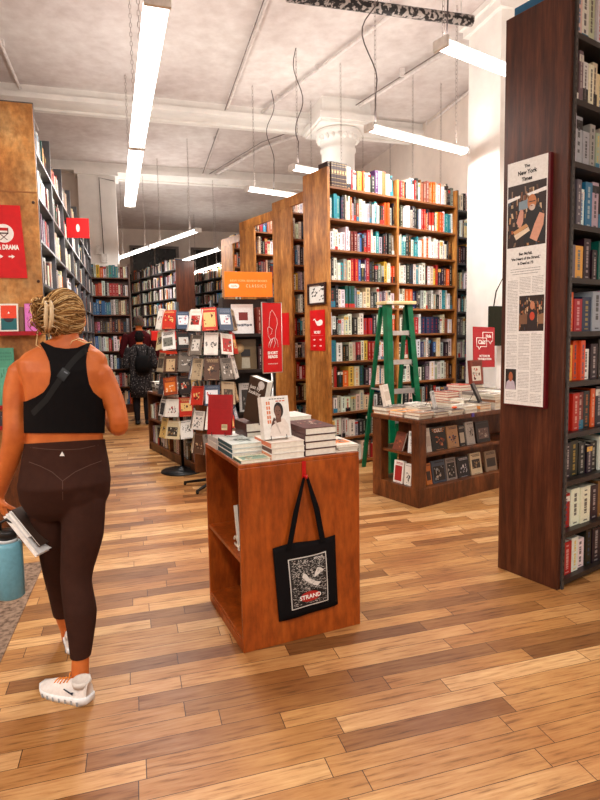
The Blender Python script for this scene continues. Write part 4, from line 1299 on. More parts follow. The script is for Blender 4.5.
text('FILM & DRAMA', .050, M['letterw'], sg, T(onq(19.5, 248)[0], -.0092, zt), align='RIGHT', sx=.66, bold=.0018, ext=.0004)
za = onq(8, 257)[1]
for xx, s in ((onq(1, 257)[0], 1), (onq(12.5, 257)[0], 1)):
    f = MB(); f.add([(xx + s * dx * .022, -.0092, za + dz_ * .016) for dx, dz_ in ((-1, .35), (0, .35), (0, 1), (1, 0), (0, -1), (0, -.35), (-1, -.35))], [tuple(range(7))], (246, 236, 232)); f.build('arrow', M['print'], sg)
# small red hanging sign on the left wall case
Ms = ML @ T(0, -.10, 0)
p = ML.inverted() @ P(76, 228, Q + B2 * .1, B2)
sg = thing('shelf_sign', ML @ T(p.x, -.0, p.z), 'small red square sign jutting from the left wall bookcase above the woman', 'sign')
e = MB(); e.box(-.004, .004, -.24, -.002, -.11, .11); e.build('board', M['red'], sg)
e = MB(); e.add([(-.0046, -.12 + .02 * math.cos(t_), .045 * math.sin(t_)) for t_ in [k * PI / 6 for k in range(12)]], [tuple(range(12))], (244, 236, 232)); e.build('emblem', M['print'], sg)
# white card and red book face-out on that case
sg = MB(ML); p = ML.inverted() @ P(68, 293, Q, B2); sg.box(p.x - .14, p.x + .12, -.02, -.008, p.z - .15, p.z + .12, (222, 222, 224)); sg.box(p.x - .1, p.x + .08, -.021, -.0195, p.z + .08, p.z + .10, (40, 40, 44))
tag(sg.build('card', M['print']), 'white card clipped to the left wall bookcase just above the woman', 'card')

# ------------------------------------------------------------------ face-out display shelves on the plywood end
sh = thing('display_shelves', MQ, 'red-edged ledges holding face-out books on the plywood panel behind the woman', 'shelf unit')
zl = [onq(15, 333)[1], onq(15, 405)[1], onq(15, 425)[1]]
zz = [D(15, 333, 4.55).z - .0, D(15, 406, 4.55).z, D(15, 424, 4.55).z]
for z in zl:
    e = MB(); e.box(-.60, -.02, -.10, -.022, z - .015, z); e.build('ledge', M['table'], sh)
    e = MB(); e.box(-.60, -.02, -.106, -.1005, z - .02, z + .012); e.build('ledge_edge', M['redboard'], sh)
e = MB(); e.box(-.60, -.02, -.40, -.115, 0, zl[2] - .18); e.build('cupboard', M['table'], sh, bevel=.004)
gd = 'face-out books on the red-edged ledges'
def disp(px0, px1, li, hh, c, lab, art=None, th=.018, tilt=8):
    a = onq(px0, 330)[0]; b = onq(px1, 330)[0]
    return standing(MQ @ T((a + b) / 2, -.055, zl[li] + .001), b - a, hh, th, c, lab, gd, art, tilt, lift=.0)
def art_rt(f, w, d, z):
    f.quad((w * .08, d * .10, z), (w * .92, d * .10, z), (w * .92, d * .5, z), (w * .08, d * .5, z), (24, 98, 104))
    f.quad((w * .08, d * .5, z), (w * .92, d * .5, z), (w * .92, d * .94, z), (w * .08, d * .94, z), (228, 66, 30))
    f.add([(w * (.5 + .28 * math.cos(t_)), d * (.5 - .14 * math.sin(t_)), z + .0003) for t_ in [k * PI / 10 for k in range(11)]], [tuple(range(10, -1, -1))], (46, 34, 44))
    f.add([(w * .44, d * .66, z + .0002), (w * .56, d * .66, z + .0002), (w * .5, d * .74, z + .0002)], [(0, 1, 2)], (250, 236, 226))
disp(2, 20.5, 0, .225, (232, 226, 214), 'red-orange and teal book standing on the upper red ledge', art_rt)
disp(-9, 0.5, 0, .2, (218, 206, 176), 'cream book at the picture edge on the upper red ledge')
disp(21.5, 26, 0, .2, (112, 78, 60), 'slim brown book between the teal and pink ones, upper ledge')
disp(27, 39, 0, .225, (214, 112, 190), 'pink-violet book on the upper red ledge beside the woman\'s hair', art_blocks([(226, 150, 206), (190, 90, 170)], 3, 5))
disp(-4, 13.5, 1, .45, (84, 160, 132), 'tall sea-green book on the middle red ledge, left of the woman', art_blocks([(100, 176, 148), (70, 140, 118)], 6, 4), .02, 3)
disp(21, 34, 1, .20, (150, 180, 196), 'pale blue book on the middle red ledge, behind her shoulder')
disp(-6, 10, 2, .12, (60, 46, 50), 'low dark book on the lowest red ledge', art_blocks([(200, 196, 190), (120, 110, 110)], 5, 8))

# ------------------------------------------------------------------ green stepladder
LD = U(396, 302, 1.83); LD.z = 0
ML_ = frame(LD, -22)
ld = thing('stepladder', ML_, 'green fibreglass stepladder with aluminium steps in front of the tall amber bookcase', 'ladder')
hL = 1.80; wt, wb = .150, .215; db = .22
for s in (-1, 1):
    e = MB(); a_, b_ = Vector((s * wb, -db, 0)), Vector((s * wt, -.03, hL))
    for dx0, dx1, dy0, dy1 in ((-.006, .006, -.045, .045), (-.055 if s > 0 else .006, -.006 if s > 0 else .055, -.045, -.038), (-.04 if s > 0 else .006, -.006 if s > 0 else .04, .038, .045)):
        q = [(dx0, dy0), (dx1, dy0), (dx1, dy1), (dx0, dy1)]
        e.add([(a_.x + x, a_.y + y, a_.z) for x, y in q] + [(b_.x + x, b_.y + y, b_.z) for x, y in q], [(0, 3, 2, 1), (4, 5, 6, 7), (0, 1, 5, 4), (1, 2, 6, 5), (2, 3, 7, 6), (3, 0, 4, 7)])
    e.build('front_rail', M['green'], ld)
    e = MB(); a_, b_ = Vector((s * wb * .95, .36, 0)), Vector((s * wt, .05, hL - .02))
    q = [(-.02, -.015), (.02, -.015), (.02, .015), (-.02, .015)]
    e.add([(a_.x + x, a_.y + y, a_.z) for x, y in q] + [(b_.x + x, b_.y + y, b_.z) for x, y in q], [(0, 3, 2, 1), (4, 5, 6, 7), (0, 1, 5, 4), (1, 2, 6, 5), (2, 3, 7, 6), (3, 0, 4, 7)])
    e.build('rear_leg', M['green'], ld)
    e = MB(); e.box(s * .2 - .01, s * .2 + .01, -.14, .17, .9, .915); e.build('spreader', M['alu'], ld)
for k in range(1, 6):
    z = k * .305; u_ = z / hL; hw = wb + (wt - wb) * u_ - .008; y = -db + (db - .03) * u_
    e = MB(); e.box(-hw, hw, y - .03, y + .05, z - .03, z); e.box(-hw, hw, y - .034, y - .03, z - .045, z + .002); e.build('step', M['alu'], ld)
    for s in (-1, 1):
        e = MB(); e.tube([(s * (hw - .005), y - .02, z - .09), (s * (hw - .07), y - .02, z - .03)], .006, n=5); e.build('step_brace', M['alu'], ld)
e = MB(); e.box(-.185, .185, -.11, .10, hL, hL + .035); e.build('top_cap', plain('cream_top_cap', (226, 204, 150), .5), ld, bevel=.008)
e = MB(); e.box(-.179, -.10, -.112, -.11, hL + .005, hL + .03, (240, 236, 220)); e.build('cap_label', M['print'], ld)
e = MB(); s = -1
for k, (z0_, z1_) in enumerate(((1.38, 1.66), (1.05, 1.33))):
    xa = s * (wb + (wt - wb) * z0_ / hL); xb = s * (wb + (wt - wb) * z1_ / hL); ya_ = -db + (db - .03) * z0_ / hL - .037; yb_ = -db + (db - .03) * z1_ / hL - .037
    e.quad((xa + .004, ya_, z0_), (xa + .027, ya_, z0_), (xb + .027, yb_, z1_), (xb + .004, yb_, z1_), (236, 236, 228))
    e.quad((xa + .0075 , ya_ - .0005, z0_ + .04), (xa + .022, ya_ - .0005, z0_ + .04), (xb + .02, yb_ - .0005, z1_ - .12), (xb + .007, yb_ - .0005, z1_ - .12), (60, 110, 90))
e.build('rail_label', M['print'], ld)

# ------------------------------------------------------------------ low shelf behind the spinners
L0 = U(149.5, 448.7); L1 = U(175, 462.5)
dL = (L1 - L0).normalized(); azl = math.degrees(math.atan2(dL.x, dL.y))
Mlow = frame(L0, azl - 90)
lowH = D(149, 391, L0.y).z
ll = 1.7
ls = thing('low_bookcase', Mlow, 'low dark brown bookcase along the aisle behind the wire spinner racks', 'bookcase')
for nm, bx in (('side', (0, .03, 0, .34, 0, lowH)), ('side', (ll - .03, ll, 0, .34, 0, lowH)), ('top', (.03, ll - .03, 0, .34, lowH - .03, lowH)), ('shelf', (.03, ll - .03, .0, .33, .40, .425)), ('shelf', (.03, ll - .03, .0, .33, .08, .105)),
               ('back_panel', (.03, ll - .03, .33, .34, .08, lowH - .03)), ('plinth', (.03, ll - .03, .01, .03, 0, .08)), ('divider', (.84, .86, 0, .33, .105, .40)), ('divider', (.84, .86, 0, .33, .425, lowH - .03))):
    e = MB(); e.box(*bx); e.build(nm, M['table'], ls, bevel=.002)
gl = 'books standing on the low bookcase'
for z, nm in ((.1055, 'lower'), (.4255, 'upper')):
    for (xa, xb) in ((.035, .83), (.87, ll - .04)):
        n0 = len(SPEC); fill(Mlow, xa, xb, z, .27, 'wscwmkcwswkm', '%s shelf of low bookcase' % nm, gl, n=14)
        for s in SPEC[n0:]:
            s['where'] = '%s shelf%s, low bookcase' % (nm, ' far half' if xa > .5 else '')
for i in range(9):
    c_ = rnd.choice([(236, 230, 220), (222, 214, 200), (200, 190, 180)])
    z = lowH + .0008
    for k in range(4 if i < 5 else 3):
        h_ = rnd.uniform(.026, .036)
        loose_book(Mlow @ T(.02 + i * .165, .05 + rnd.uniform(0, .02), z), .14, .2, h_, c_, '%s from bottom in the %s pile of pale books on the low bookcase' % (ORD[k + 1] , ORD[i + 1]), 'piles of pale books on the low bookcase',
                   (70, 60, 54) if k % 2 else (206, 200, 190), spine_side='front')
        z += h_ + .0008

# ------------------------------------------------------------------ wire spinner racks with face-out books
COVS = [((238, 236, 230), [(120, 120, 110), (60, 60, 58)], 'white'), ((60, 76, 100), [(226, 226, 230), (190, 60, 70), (120, 130, 150)], 'blue-grey'), ((216, 200, 160), [(60, 50, 40), (150, 120, 80), (230, 220, 196)], 'tan'),
        ((190, 44, 26), [(230, 190, 120), (90, 24, 20)], 'red'), ((232, 196, 120), [(60, 60, 60), (200, 150, 70)], 'yellow'), ((236, 230, 220), [(170, 40, 34), (60, 54, 50), (206, 196, 180)], 'cream and red'),
        ((44, 34, 32), [(196, 60, 30), (220, 200, 180), (120, 90, 70)], 'dark'), ((226, 220, 212), [(40, 40, 44), (120, 116, 112)], 'black and white'), ((150, 60, 30), [(226, 120, 40), (240, 220, 190)], 'rust'), ((120, 110, 100), [(220, 214, 206), (50, 44, 42)], 'grey'), ((38, 40, 52), [(170, 160, 150), (90, 60, 50), (60, 80, 100)], 'dark blue'), ((84, 56, 40), [(200, 170, 130), (40, 28, 24), (140, 90, 60)], 'brown'), ((30, 28, 28), [(210, 206, 200), (120, 60, 40)], 'black'), ((180, 160, 130), [(70, 56, 46), (120, 100, 80)], 'sand')]
sn = 0
def spinner(c, r0, zlist, nf, off, label, where, hide, fstyle):
    global sn
    c = Vector(c)
    Mx = T(c.x, c.y, 0)
    t = thing('spinner_rack', Mx, label, 'rack')
    top = zlist[-1] + .30
    e = MB(); e.tube([(0, 0, .04), (0, 0, top)], .018, n=10); e.build('pole', M['black'], t)
    if fstyle == 'disc':
        e = MB(); e.lathe([(.24, 0), (.24, .012), (.1, .022), (.03, .05), (.018, .06)], n=32); e.build('base_disc', M['black'], t)
    else:
        for k in range(5):
            a_ = 2 * PI * k / 5 + .5
            e = MB(); e.tube([(0, 0, .09), (.12 * math.cos(a_), .12 * math.sin(a_), .06), (.34 * math.cos(a_), .34 * math.sin(a_), .03)], [.018, .016, .012], n=6)
            e.ball((.33 * math.cos(a_), .33 * math.sin(a_), .016), .016, .016, .016, n=8, m=5); e.build('foot', M['black'], t)
    for k, z in enumerate(zlist):
        e = MB()
        ring = [(r0 * math.cos(2 * PI * i / 24), r0 * math.sin(2 * PI * i / 24), z) for i in range(25)]
        e.tube(ring, .003, n=4, cap=False); e.tube([(x, y, z + .11) for x, y, z in ring], .0025, n=4, cap=False)
        for i in range(nf):
            a_ = 2 * PI * (i + .5) / nf + off
            x, y = r0 * math.cos(a_), r0 * math.sin(a_)
            e.tube([(0, 0, z - .02), (x, y, z), (x * 1.18, y * 1.18, z - .0), (x * 1.2, y * 1.2, z + .05)], .0028, n=4)
            e.tube([(x, y, z), (x, y, z + .2)], .0025, n=4)
        e.build('wire_tier', M['wire'], t)
    for k, z in enumerate(zlist):
        for i in range(nf):
            a_ = 2 * PI * i / nf + off
            dirv = Vector((math.cos(a_), math.sin(a_)))
            vd = (c.xy).normalized()
            if dirv.dot(vd) > .35: continue           # pockets on the far side show nothing
            sn += 1
            bg, cs, nm = COVS[(sn * 7 + k * 3 + i * 5) % len(COVS)]
            az_ = math.degrees(a_) + 90
            w_ = .150 * rnd.uniform(.85, 1.08); h_ = rnd.uniform(.18, .225)
            side = 'left' if (Vector((dirv.x, dirv.y)).cross(vd) if False else dirv.x * vd.y - dirv.y * vd.x) < -.25 else ('right' if (dirv.x * vd.y - dirv.y * vd.x) > .25 else 'middle')
            lab = '%s book, %s tier from top, %s pocket of %s' % (nm, ORD[len(zlist) - k], {-1: side}.get(-1), where)
            standing(T(c.x + dirv.x * (r0 + .016), c.y + dirv.y * (r0 + .016), z + .006) @ RZ(az_ ) @ RY(rnd.choice([0, 0, 2, 7, -8, -3])), w_, h_, rnd.uniform(.008, .02), bg, lab, 'face-out books on the %s' % where, art_blocks(cs, sn, 8), 12, lift=.0)
S1 = U(183, 471); S2 = U(213, 489)
tiers = [.30, .56, .82, 1.08, 1.34]
spinner((S1.x, S1.y, 0), .19, [.40, .64, .88, 1.12, 1.36, 1.58], 9, .3, 'left wire spinner rack on a round base filled with face-out books', 'left spinner', None, 'disc')
spinner((S2.x + .02, S2.y + .12, 0), .20, [.36, .60, .84, 1.08, 1.32, 1.55], 9, .6, 'right wire spinner rack on star feet beside the orange counter', 'right spinner', None, 'star')
# flat red box tray above the left rack
q = D(167, 333, 7.3)
f = thing('red_display_box', T(q.x, q.y, 0) @ RZ(-AB), 'red cardboard display tray on a dark stand behind the left spinner rack', 'display box')
e = MB(); e.box(-.20, .20, -.12, .12, 1.46, 1.58, (206, 28, 16)); e.build('tray', M['paint'], f, bevel=.004)
e = MB(); e.box(-.10, .12, -.10, .10, 1.28, 1.42, (190, 50, 20)); e.build('lower_tray', M['paint'], f, bevel=.004)
e = MB(); e.tube([(0, 0, .02), (0, 0, 1.46)], .02, (40, 26, 22)); e.box(-.15, .15, -.15, .15, 0, .02, (40, 26, 22)); e.build('stand', M['paint'], f)

# ------------------------------------------------------------------ classics rack with an orange header
KX = D(225, 335, 5.95); KX.z = 0
MK = frame(KX, AB)
KW = .52
p0 = MK.inverted() @ P(224.5, 297, KX, A2); p1 = MK.inverted() @ P(271.5, 272.5, KX, A2)
rk = thing('display_rack', MK, 'dark display rack with an orange classics header, large books face-out', 'rack')
kz = p0.z
for nm, bx in (('side', (-.02, 0, 0, .28, 0, kz - .005)), ('side', (KW, KW + .02, 0, .28, 0, kz - .005)), ('back_panel', (0, KW, .26, .28, .05, kz - .005))):
    e = MB(); e.box(*bx); e.build(nm, M['darkmetal'], rk)
zk_ = [D(240, y, 5.9).z for y in (455, 415, 372, 335.5)]
for z in zk_:
    e = MB(); e.box(0, KW, 0, .26, z - .015, z); e.box(0, KW, -.004, 0, z - .015, z + .02); e.build('shelf', M['darkmetal'], rk)
e = MB(); e.box(p0.x, p1.x, -.03, -.012, p0.z, p1.z); e.build('header', M['orange'], rk, bevel=.002)
mx = (p0.x + p1.x) / 2; mz = (p0.z + p1.z) / 2; hw = (p1.x - p0.x)
text('NEW YORK REVIEW BOOKS', .030, plain('pale_orange_lettering', (255, 206, 140), .5, 0, .02), rk, T(mx, -.0315, mz + .035), sx=1.04)
e = MB(); n_ = 8
cxp = p0.x + hw * .19; rw, rh = .055, .024
pts = [(cxp + rw - rh + rh * math.cos(a_), mz - .018 + rh * math.sin(a_)) for a_ in [-PI / 2 + PI * k / n_ for k in range(n_ + 1)]] + [(cxp - rw + rh + rh * math.cos(a_), mz - .018 + rh * math.sin(a_)) for a_ in [PI / 2 + PI * k / n_ for k in range(n_ + 1)]]
e.add([(x, -.0315, z) for x, z in pts], [tuple(range(len(pts)))], (252, 244, 232)); e.build('logo_pill', M['print'], rk)
text('nyrb', .034, M['lettero'], rk, T(cxp, -.0325, mz - .018), ext=.0003)
text('C L A S S I C S', .044, plain('cream_lettering', (255, 224, 176), .5, 0, .02), rk, T(p0.x + hw * .65, -.0315, mz - .018), sx=.8)
gk = 'books in the classics rack'
def art_sq(f, w, d, z):
    f.quad((w * .32, d * .48, z), (w * .74, d * .48, z), (w * .74, d * .74, z), (w * .32, d * .74, z), (122, 34, 26))
    art_blocks([(90, 92, 100), (150, 152, 158), (60, 62, 70)], 4, 8)(lambda: 0, w, d, z) if False else None
    for i in range(12):
        a_ = .1 + i * .065; f.quad((w * a_, d * (.30 + .03 * math.sin(i * 2)), z), (w * (a_ + .1), d * .30, z), (w * (a_ + .1), d * (.36 + .02 * math.cos(i)), z), (w * a_, d * .37, z), (96, 98, 106) if i % 2 else (170, 172, 178))
def art_gd(f, w, d, z):
    f.quad((w * .3, d * .45, z), (w * .72, d * .45, z), (w * .72, d * .68, z), (w * .3, d * .68, z), (40, 36, 34))
    f.quad((w * .3, d * .08, z), (w * .7, d * .08, z), (w * .68, d * .42, z), (w * .34, d * .42, z), (176, 170, 150))
    for k in range(5): f.add([(w * (.25 + .25 * math.cos(t_) * (1 - k * .16)), d * (.72 + .18 * math.sin(t_) * (1 - k * .16)), z + .0001 * k) for t_ in [j * PI / 8 for j in range(16)]], [tuple(range(16))], (130 + k * 22, 100 + k * 22, 60 + k * 20)) if k else None
standing(MK @ T(.21, .10, zk_[3]), .235, .335, .03, (236, 234, 232), 'large white book with a dark red square on the top shelf of the classics rack', gk, art_sq, 6, lift=.001)
standing(MK @ T(.23, .10, zk_[2]), .24, .34, .03, (112, 92, 62), 'large golden brown book on the second shelf of the classics rack', gk, art_gd, 6, lift=.001)
standing(MK @ T(.26, .10, zk_[1]), .22, .32, .03, (214, 210, 206), 'large pale grey book on the third shelf of the classics rack', gk, art_blocks([(60, 56, 54), (150, 146, 140)], 9, 6), 6, lift=.001)
def spines(x0, x1, z, row, lab0, hh=.30):
    n = len(row); w = (x1 - x0) / n
    for i, ch in enumerate(row):
        SPEC.append(dict(M=MK @ T(x0 + i * w, .02, z + .0008), w=w - .002, h=hh * rnd.uniform(.85, 1), d=.17, c=ch, i=i + 1, where=lab0, group=gk, s=rnd.random(), tilt=0))
for k, (ra, rb) in enumerate((('kR', 'Rkkg'), ('kwm', 'dRRk'), ('cwk', 'kgkw'), ('kmk', 'kkmd'))):
    z = zk_[3 - k]
    spines(.003, .085, z, ra, '%s shelf left end, classics rack' % ORD[k + 1]); spines(.36, .515, z, rb, '%s shelf right end, classics rack' % ORD[k + 1])
spines(.09, .35, zk_[0], 'kwcmkgRk', 'lowest shelf middle, classics rack')

# ------------------------------------------------------------------ red sign on a floor stand behind the counter
SGp = D(272, 335, 5.0); SGp.z = 0
Ms = frame(SGp, -38)
sg = thing('stand_sign', Ms, 'tall red sign with a white line drawing of a reader on a thin metal stand', 'sign')
az0 = D(272, 372, 5.0).z; az1 = D(272, 303, 5.0).z
e = MB(); e.box(-.10, .10, -.006, .006, az0, az1); e.build('board', M['red'], sg)
e = MB(); e.tube([(-.104, 0, az0 - .005), (-.104, 0, az1 + .005), (.104, 0, az1 + .005), (.104, 0, az0 - .005), (-.104, 0, az0 - .005)], .006, n=6); e.build('metal_frame', M['alu'], sg)
e = MB(); e.tube([(0, .012, .02), (0, .012, az0)], .009, n=8); e.lathe([(.14, 0), (.14, .01), (.02, .02)], n=24, c=(0, .012)); e.build('stand', M['alu'], sg)
e = MB(); H_ = az1 - az0
ln = [[(.05, .78), (.02, .86), (-.0, .90), (-.02, .86), (-.03, .76), (-.035, .66)], [(.05, .78), (.055, .7), (.035, .6), (.03, .5)], [(-.035, .66), (-.05, .64), (-.045, .52), (-.01, .56), (.0, .62), (-.035, .66)], [(-.045, .52), (-.02, .47), (.02, .5)], [(.03, .5), (.05, .46), (.06, .36)], [(.0, .48), (-.02, .4), (-.03, .35)], [(.02, .49), (.03, .42), (.01, .35)], [(-.02, .47), (-.04, .41), (-.045, .36)]]
for l in ln: e.tube([(x, -.0075, az0 + z * H_) for x, z in l], .002, (246, 240, 236), n=4)
e.build('line_drawing', M['print'], sg)
text('SHORT\nREADS', .034, M['letterw'], sg, T(0.0, -.0066, az0 + .25 * H_), bold=.0014)
text('STAFF FAVOURITES' if False else 'FICTION & ESSAYS', .013, M['letterw'], sg, T(0, -.0066, az0 + .12 * H_))
f = MB(frame(D(285, 330, 5.4), -33.9 - 90)); 
c0 = MEi.inverted() @ P(285, 330, Vector((0, 0, 0)), B) if False else None
S2_ = D(284.6, 343, 7.3)
sg = thing('wall_sign', frame((S2_.x, S2_.y, 0), AZ) @ RZ(-90), 'narrow red sign on the end of the second amber bookcase', 'sign')
e = MB(); e.box(-.12, .12, -.008, 0, D(285, 345, 7.3).z, D(285, 313, 7.3).z); e.build('board', M['red'], sg)

# ------------------------------------------------------------------ mat on the floor
a, b, c_, d_ = U(45, 562), U(-2, 668), U(-60, 668), U(-20, 556)
f = MB(); far_ = (a - b).normalized()
a2 = a; b2 = b - far_ * .8; w = Vector((-far_.y, far_.x, 0)) * 1.1
pts = [b2, a2, a2 + w, b2 + w]
f.add([(p.x, p.y, .006) for p in pts] + [(p.x, p.y, .0004) for p in pts], [(3, 2, 1, 0), (4, 5, 6, 7)] + [(i, (i + 1) % 4, 4 + (i + 1) % 4, 4 + i) for i in range(4)], (120, 96, 78))
mm = NT('mottled_mat', .95, 0, .1); nz = mm.noise(mm.mapping(), 40, 4)
mm.base(mm.ramp(nz.outputs[0], [(0.35, (84, 66, 54)), (0.6, (140, 116, 98))]).outputs[0])
tag(f.build('floor_mat', mm.m), 'mottled brown mat on the floor behind the blue bottle', 'mat')
# ------------------------------------------------------------------ people
from mathutils.bvhtree import BVHTree


def remesh(mb, voxel, smooth=6, fac=.5):
    me = bpy.data.meshes.new('tmp')
    me.from_pydata([tuple(v) for v in mb.v], [], mb.f); me.update()
    o = bpy.data.objects.new('tmp', me); COL.objects.link(o)
    m = o.modifiers.new('r', 'REMESH'); m.mode = 'VOXEL'; m.voxel_size = voxel
    if smooth:
        m = o.modifiers.new('s', 'SMOOTH'); m.iterations = smooth; m.factor = fac
    dg = bpy.context.evaluated_depsgraph_get()
    out = bpy.data.meshes.new_from_object(o.evaluated_get(dg))
    bpy.data.objects.remove(o); bpy.data.meshes.remove(me)
    return [v.co.copy() for v in out.vertices], [tuple(p.vertices) for p in out.polygons]


def clip(vs, fs, f):
    """keep the part of the mesh where f(vertex) > 0"""
    val = [f(v) for v in vs]
    nv = []; idx = {}; nf = []
    def keep(i):
        if i not in idx: idx[i] = len(nv); nv.append(vs[i])
        return idx[i]
    def cut(i, j):
        k = (min(i, j), max(i, j))
        if k not in idx:
            a, b = val[k[0]], val[k[1]]; t_ = a / (a - b)
            idx[k] = len(nv); nv.append(vs[k[0]].lerp(vs[k[1]], t_))
        return idx[k]
    for q in fs:
        out = []
        for a, b in zip(q, q[1:] + q[:1]):
            if val[a] > 0: out.append(keep(a))
            if (val[a] > 0) != (val[b] > 0): out.append(cut(a, b))
        if len(out) > 2: nf.append(tuple(out))
    return nv, nf


def mk(name, vs, fs, mat, parent, thick=0, inv=None):
    me = bpy.data.meshes.new(name)
    inv = inv or parent.matrix_world.inverted()
    me.from_pydata([tuple(inv @ v) for v in vs], [], fs)
    me.polygons.foreach_set('use_smooth', [True] * len(fs)); me.update()
    o = bpy.data.objects.new(name, me); me.materials.append(mat); COL.objects.link(o); o.parent = parent
    if thick:
        m = o.modifiers.new('thickness', 'SOLIDIFY'); m.thickness = thick; m.offset = 1
    return o


def capsule(mb, pts, rs, n=14):
    """a limb: tube through world points with rounded ends"""
    pts = [Vector(p) for p in pts]
    a = (pts[0] - pts[1]).normalized(); b = (pts[-1] - pts[-2]).normalized()
    P_ = [pts[0] + a * rs[0] * .85] + pts + [pts[-1] + b * rs[-1] * .85]
    R_ = [rs[0] * .45] + list(rs) + [rs[-1] * .45]
    # resample smoothly
    o, r_ = [], []
    for i in range(len(P_) - 1):
        p0 = P_[max(i - 1, 0)]; p1 = P_[i]; p2 = P_[i + 1]; p3 = P_[min(i + 2, len(P_) - 1)]
        for k in range(4):
            t_ = k / 4
            o.append(.5 * ((2 * p1) + (p2 - p0) * t_ + (2 * p0 - 5 * p1 + 4 * p2 - p3) * t_ ** 2 + (3 * p1 - p0 - 3 * p2 + p3) * t_ ** 3)); r_.append(R_[i] * (1 - t_) + R_[i + 1] * t_)
    o.append(P_[-1]); r_.append(R_[-1])
    mb.tube(o, r_, n=n)


def add_hand(mb, wrist, dirv, palmn, thumb_side, curl=.5, s=1.0, rr=.0085):
    """palm and five bent fingers. dirv: towards the knuckles, palmn: out of the palm, thumb_side: +1/-1 along dirv x palmn"""
    d = Vector(dirv).normalized(); n = Vector(palmn); n = (n - d * n.dot(d)).normalized(); sd = d.cross(n) * thumb_side
    mb.loft([(wrist - d * .01, .024 * s, .018 * s, sd, n), (wrist + d * .02 * s, .030 * s, .017 * s, sd, n), (wrist + d * .055 * s, .038 * s, .015 * s, sd, n), (wrist + d * .085 * s, .037 * s, .012 * s, sd, n)], n=12)
    for k, (o_, L) in enumerate(((.028, .070), (.010, .078), (-.009, .073), (-.027, .058))):
        p = wrist + d * .078 * s + sd * o_ * s
        pts = [p - d * .02]; a = .15
        for seg in (.42, .32, .26):
            a += curl * (1.0 + .08 * k)
            pts.append(pts[-1] + (d * math.cos(a - curl * .6) + n * math.sin(a - curl * .6)) * L * seg * s * 1.15 + (d * .02 if len(pts) == 1 else Vector((0, 0, 0))))
        mb.tube(pts, [rr * s, rr * s, rr * .92 * s, rr * .8 * s], n=8)
    p = wrist + d * .02 * s + sd * .022 * s
    mb.tube([p, p + (sd * .8 + d * .5 + n * .4).normalized() * .035 * s, p + (sd * .7 + d * .8 + n * .7).normalized() * .062 * s, p + (sd * .5 + d * 1.0 + n * .95).normalized() * .088 * s], [.012 * s, .011 * s, .0098 * s, .008 * s], n=8)


HD = -17.0
OW = D(64, 490, 2.42); OW.z = 0
MW = frame(OW, HD)
ux = (MW.to_3x3() @ Vector((1, 0, 0))); uy = (MW.to_3x3() @ Vector((0, 1, 0)))
wm = thing('person', MW, 'woman seen from behind, black sports top, brown leggings, carrying books and a blue bottle', 'person')


def rings(lst, inf=0, back=0):
    out = []
    for py, a, b, ry, *rest in lst:
        Y = 2.42 + (rest[0] if rest else 0)
        c = D((a + b) / 2, py, Y); rx = (b - a) / 2 / FPX * Y * .955
        out.append((c, rx + inf, ry + inf, ux, uy))
    return out
TORSO = [(516, 38, 94, .06, .005), (507, 28, 104, .09), (497, 22, 109, .108, -.004), (482, 20, 110, .124, -.014), (465, 23, 108, .108), (448, 26, 104.5, .094), (437, 27.5, 103, .09), (420, 27, 103.5, .094), (400, 27, 104, .102), (384, 25, 106, .106), (370, 21, 108, .10), (360, 18, 107, .085, .005), (351, 29, 99, .068, .01), (345, 40, 91, .056, .012), (339, 49, 83, .05, .014)]
LEG_R = ([(84, 500, 2.42), (82.5, 534, 2.40), (77.5, 566, 2.38), (76.5, 584, 2.36), (80.5, 612, 2.33), (81, 636, 2.31), (80.5, 657, 2.295), (80, 676, 2.285)], [.086, .083, .064, .058, .062, .048, .036, .036])
LEG_L = ([(46, 500, 2.43), (54, 534, 2.47), (57, 566, 2.54), (61, 588, 2.60), (65, 610, 2.66), (68.5, 628, 2.70), (70, 640, 2.71)], [.082, .072, .060, .055, .052, .04, .036])
def legs(mb, inf=0):
    for pts, rs in (LEG_R, LEG_L): capsule(mb, [D(*p) for p in pts], [r_ + inf for r_ in rs], n=18)
    g = D(45, 488, 2.41); mb.ball(g, .082 + inf, .112 + inf, .098 + inf, n=20, m=14); g = D(84, 488, 2.43); mb.ball(g, .082 + inf, .112 + inf, .098 + inf, n=20, m=14)

bd = MB(); bd.loft(rings(TORSO), n=28); legs(bd)
# neck and head
bd.loft([(D(66, 348, 2.43), .058, .055, ux, uy), (D(66.5, 338, 2.435), .05, .052, ux, uy), (D(67, 325, 2.445), .048, .052, ux, uy)], n=18)
HC_ = D(64.5, 318, 2.46)
bd.ball(HC_, .076, .093, .108, n=20, m=14)
bd.ball(HC_ + uy * .035 + Vector((0, 0, -.055)), .052, .06, .062)                 # jaw and chin
hf = HC_ + uy * .095
bd.tube([hf + Vector((0, 0, .012)), hf + uy * .012 + Vector((0, 0, -.018)), hf + Vector((0, 0, -.026))], [.007, .012, .009], n=8)   # nose
for s in (-1, 1): bd.ball(HC_ + ux * .078 * s + Vector((0, 0, -.012)) + uy * .005, .009, .018, .030, n=10, m=7)      # ears
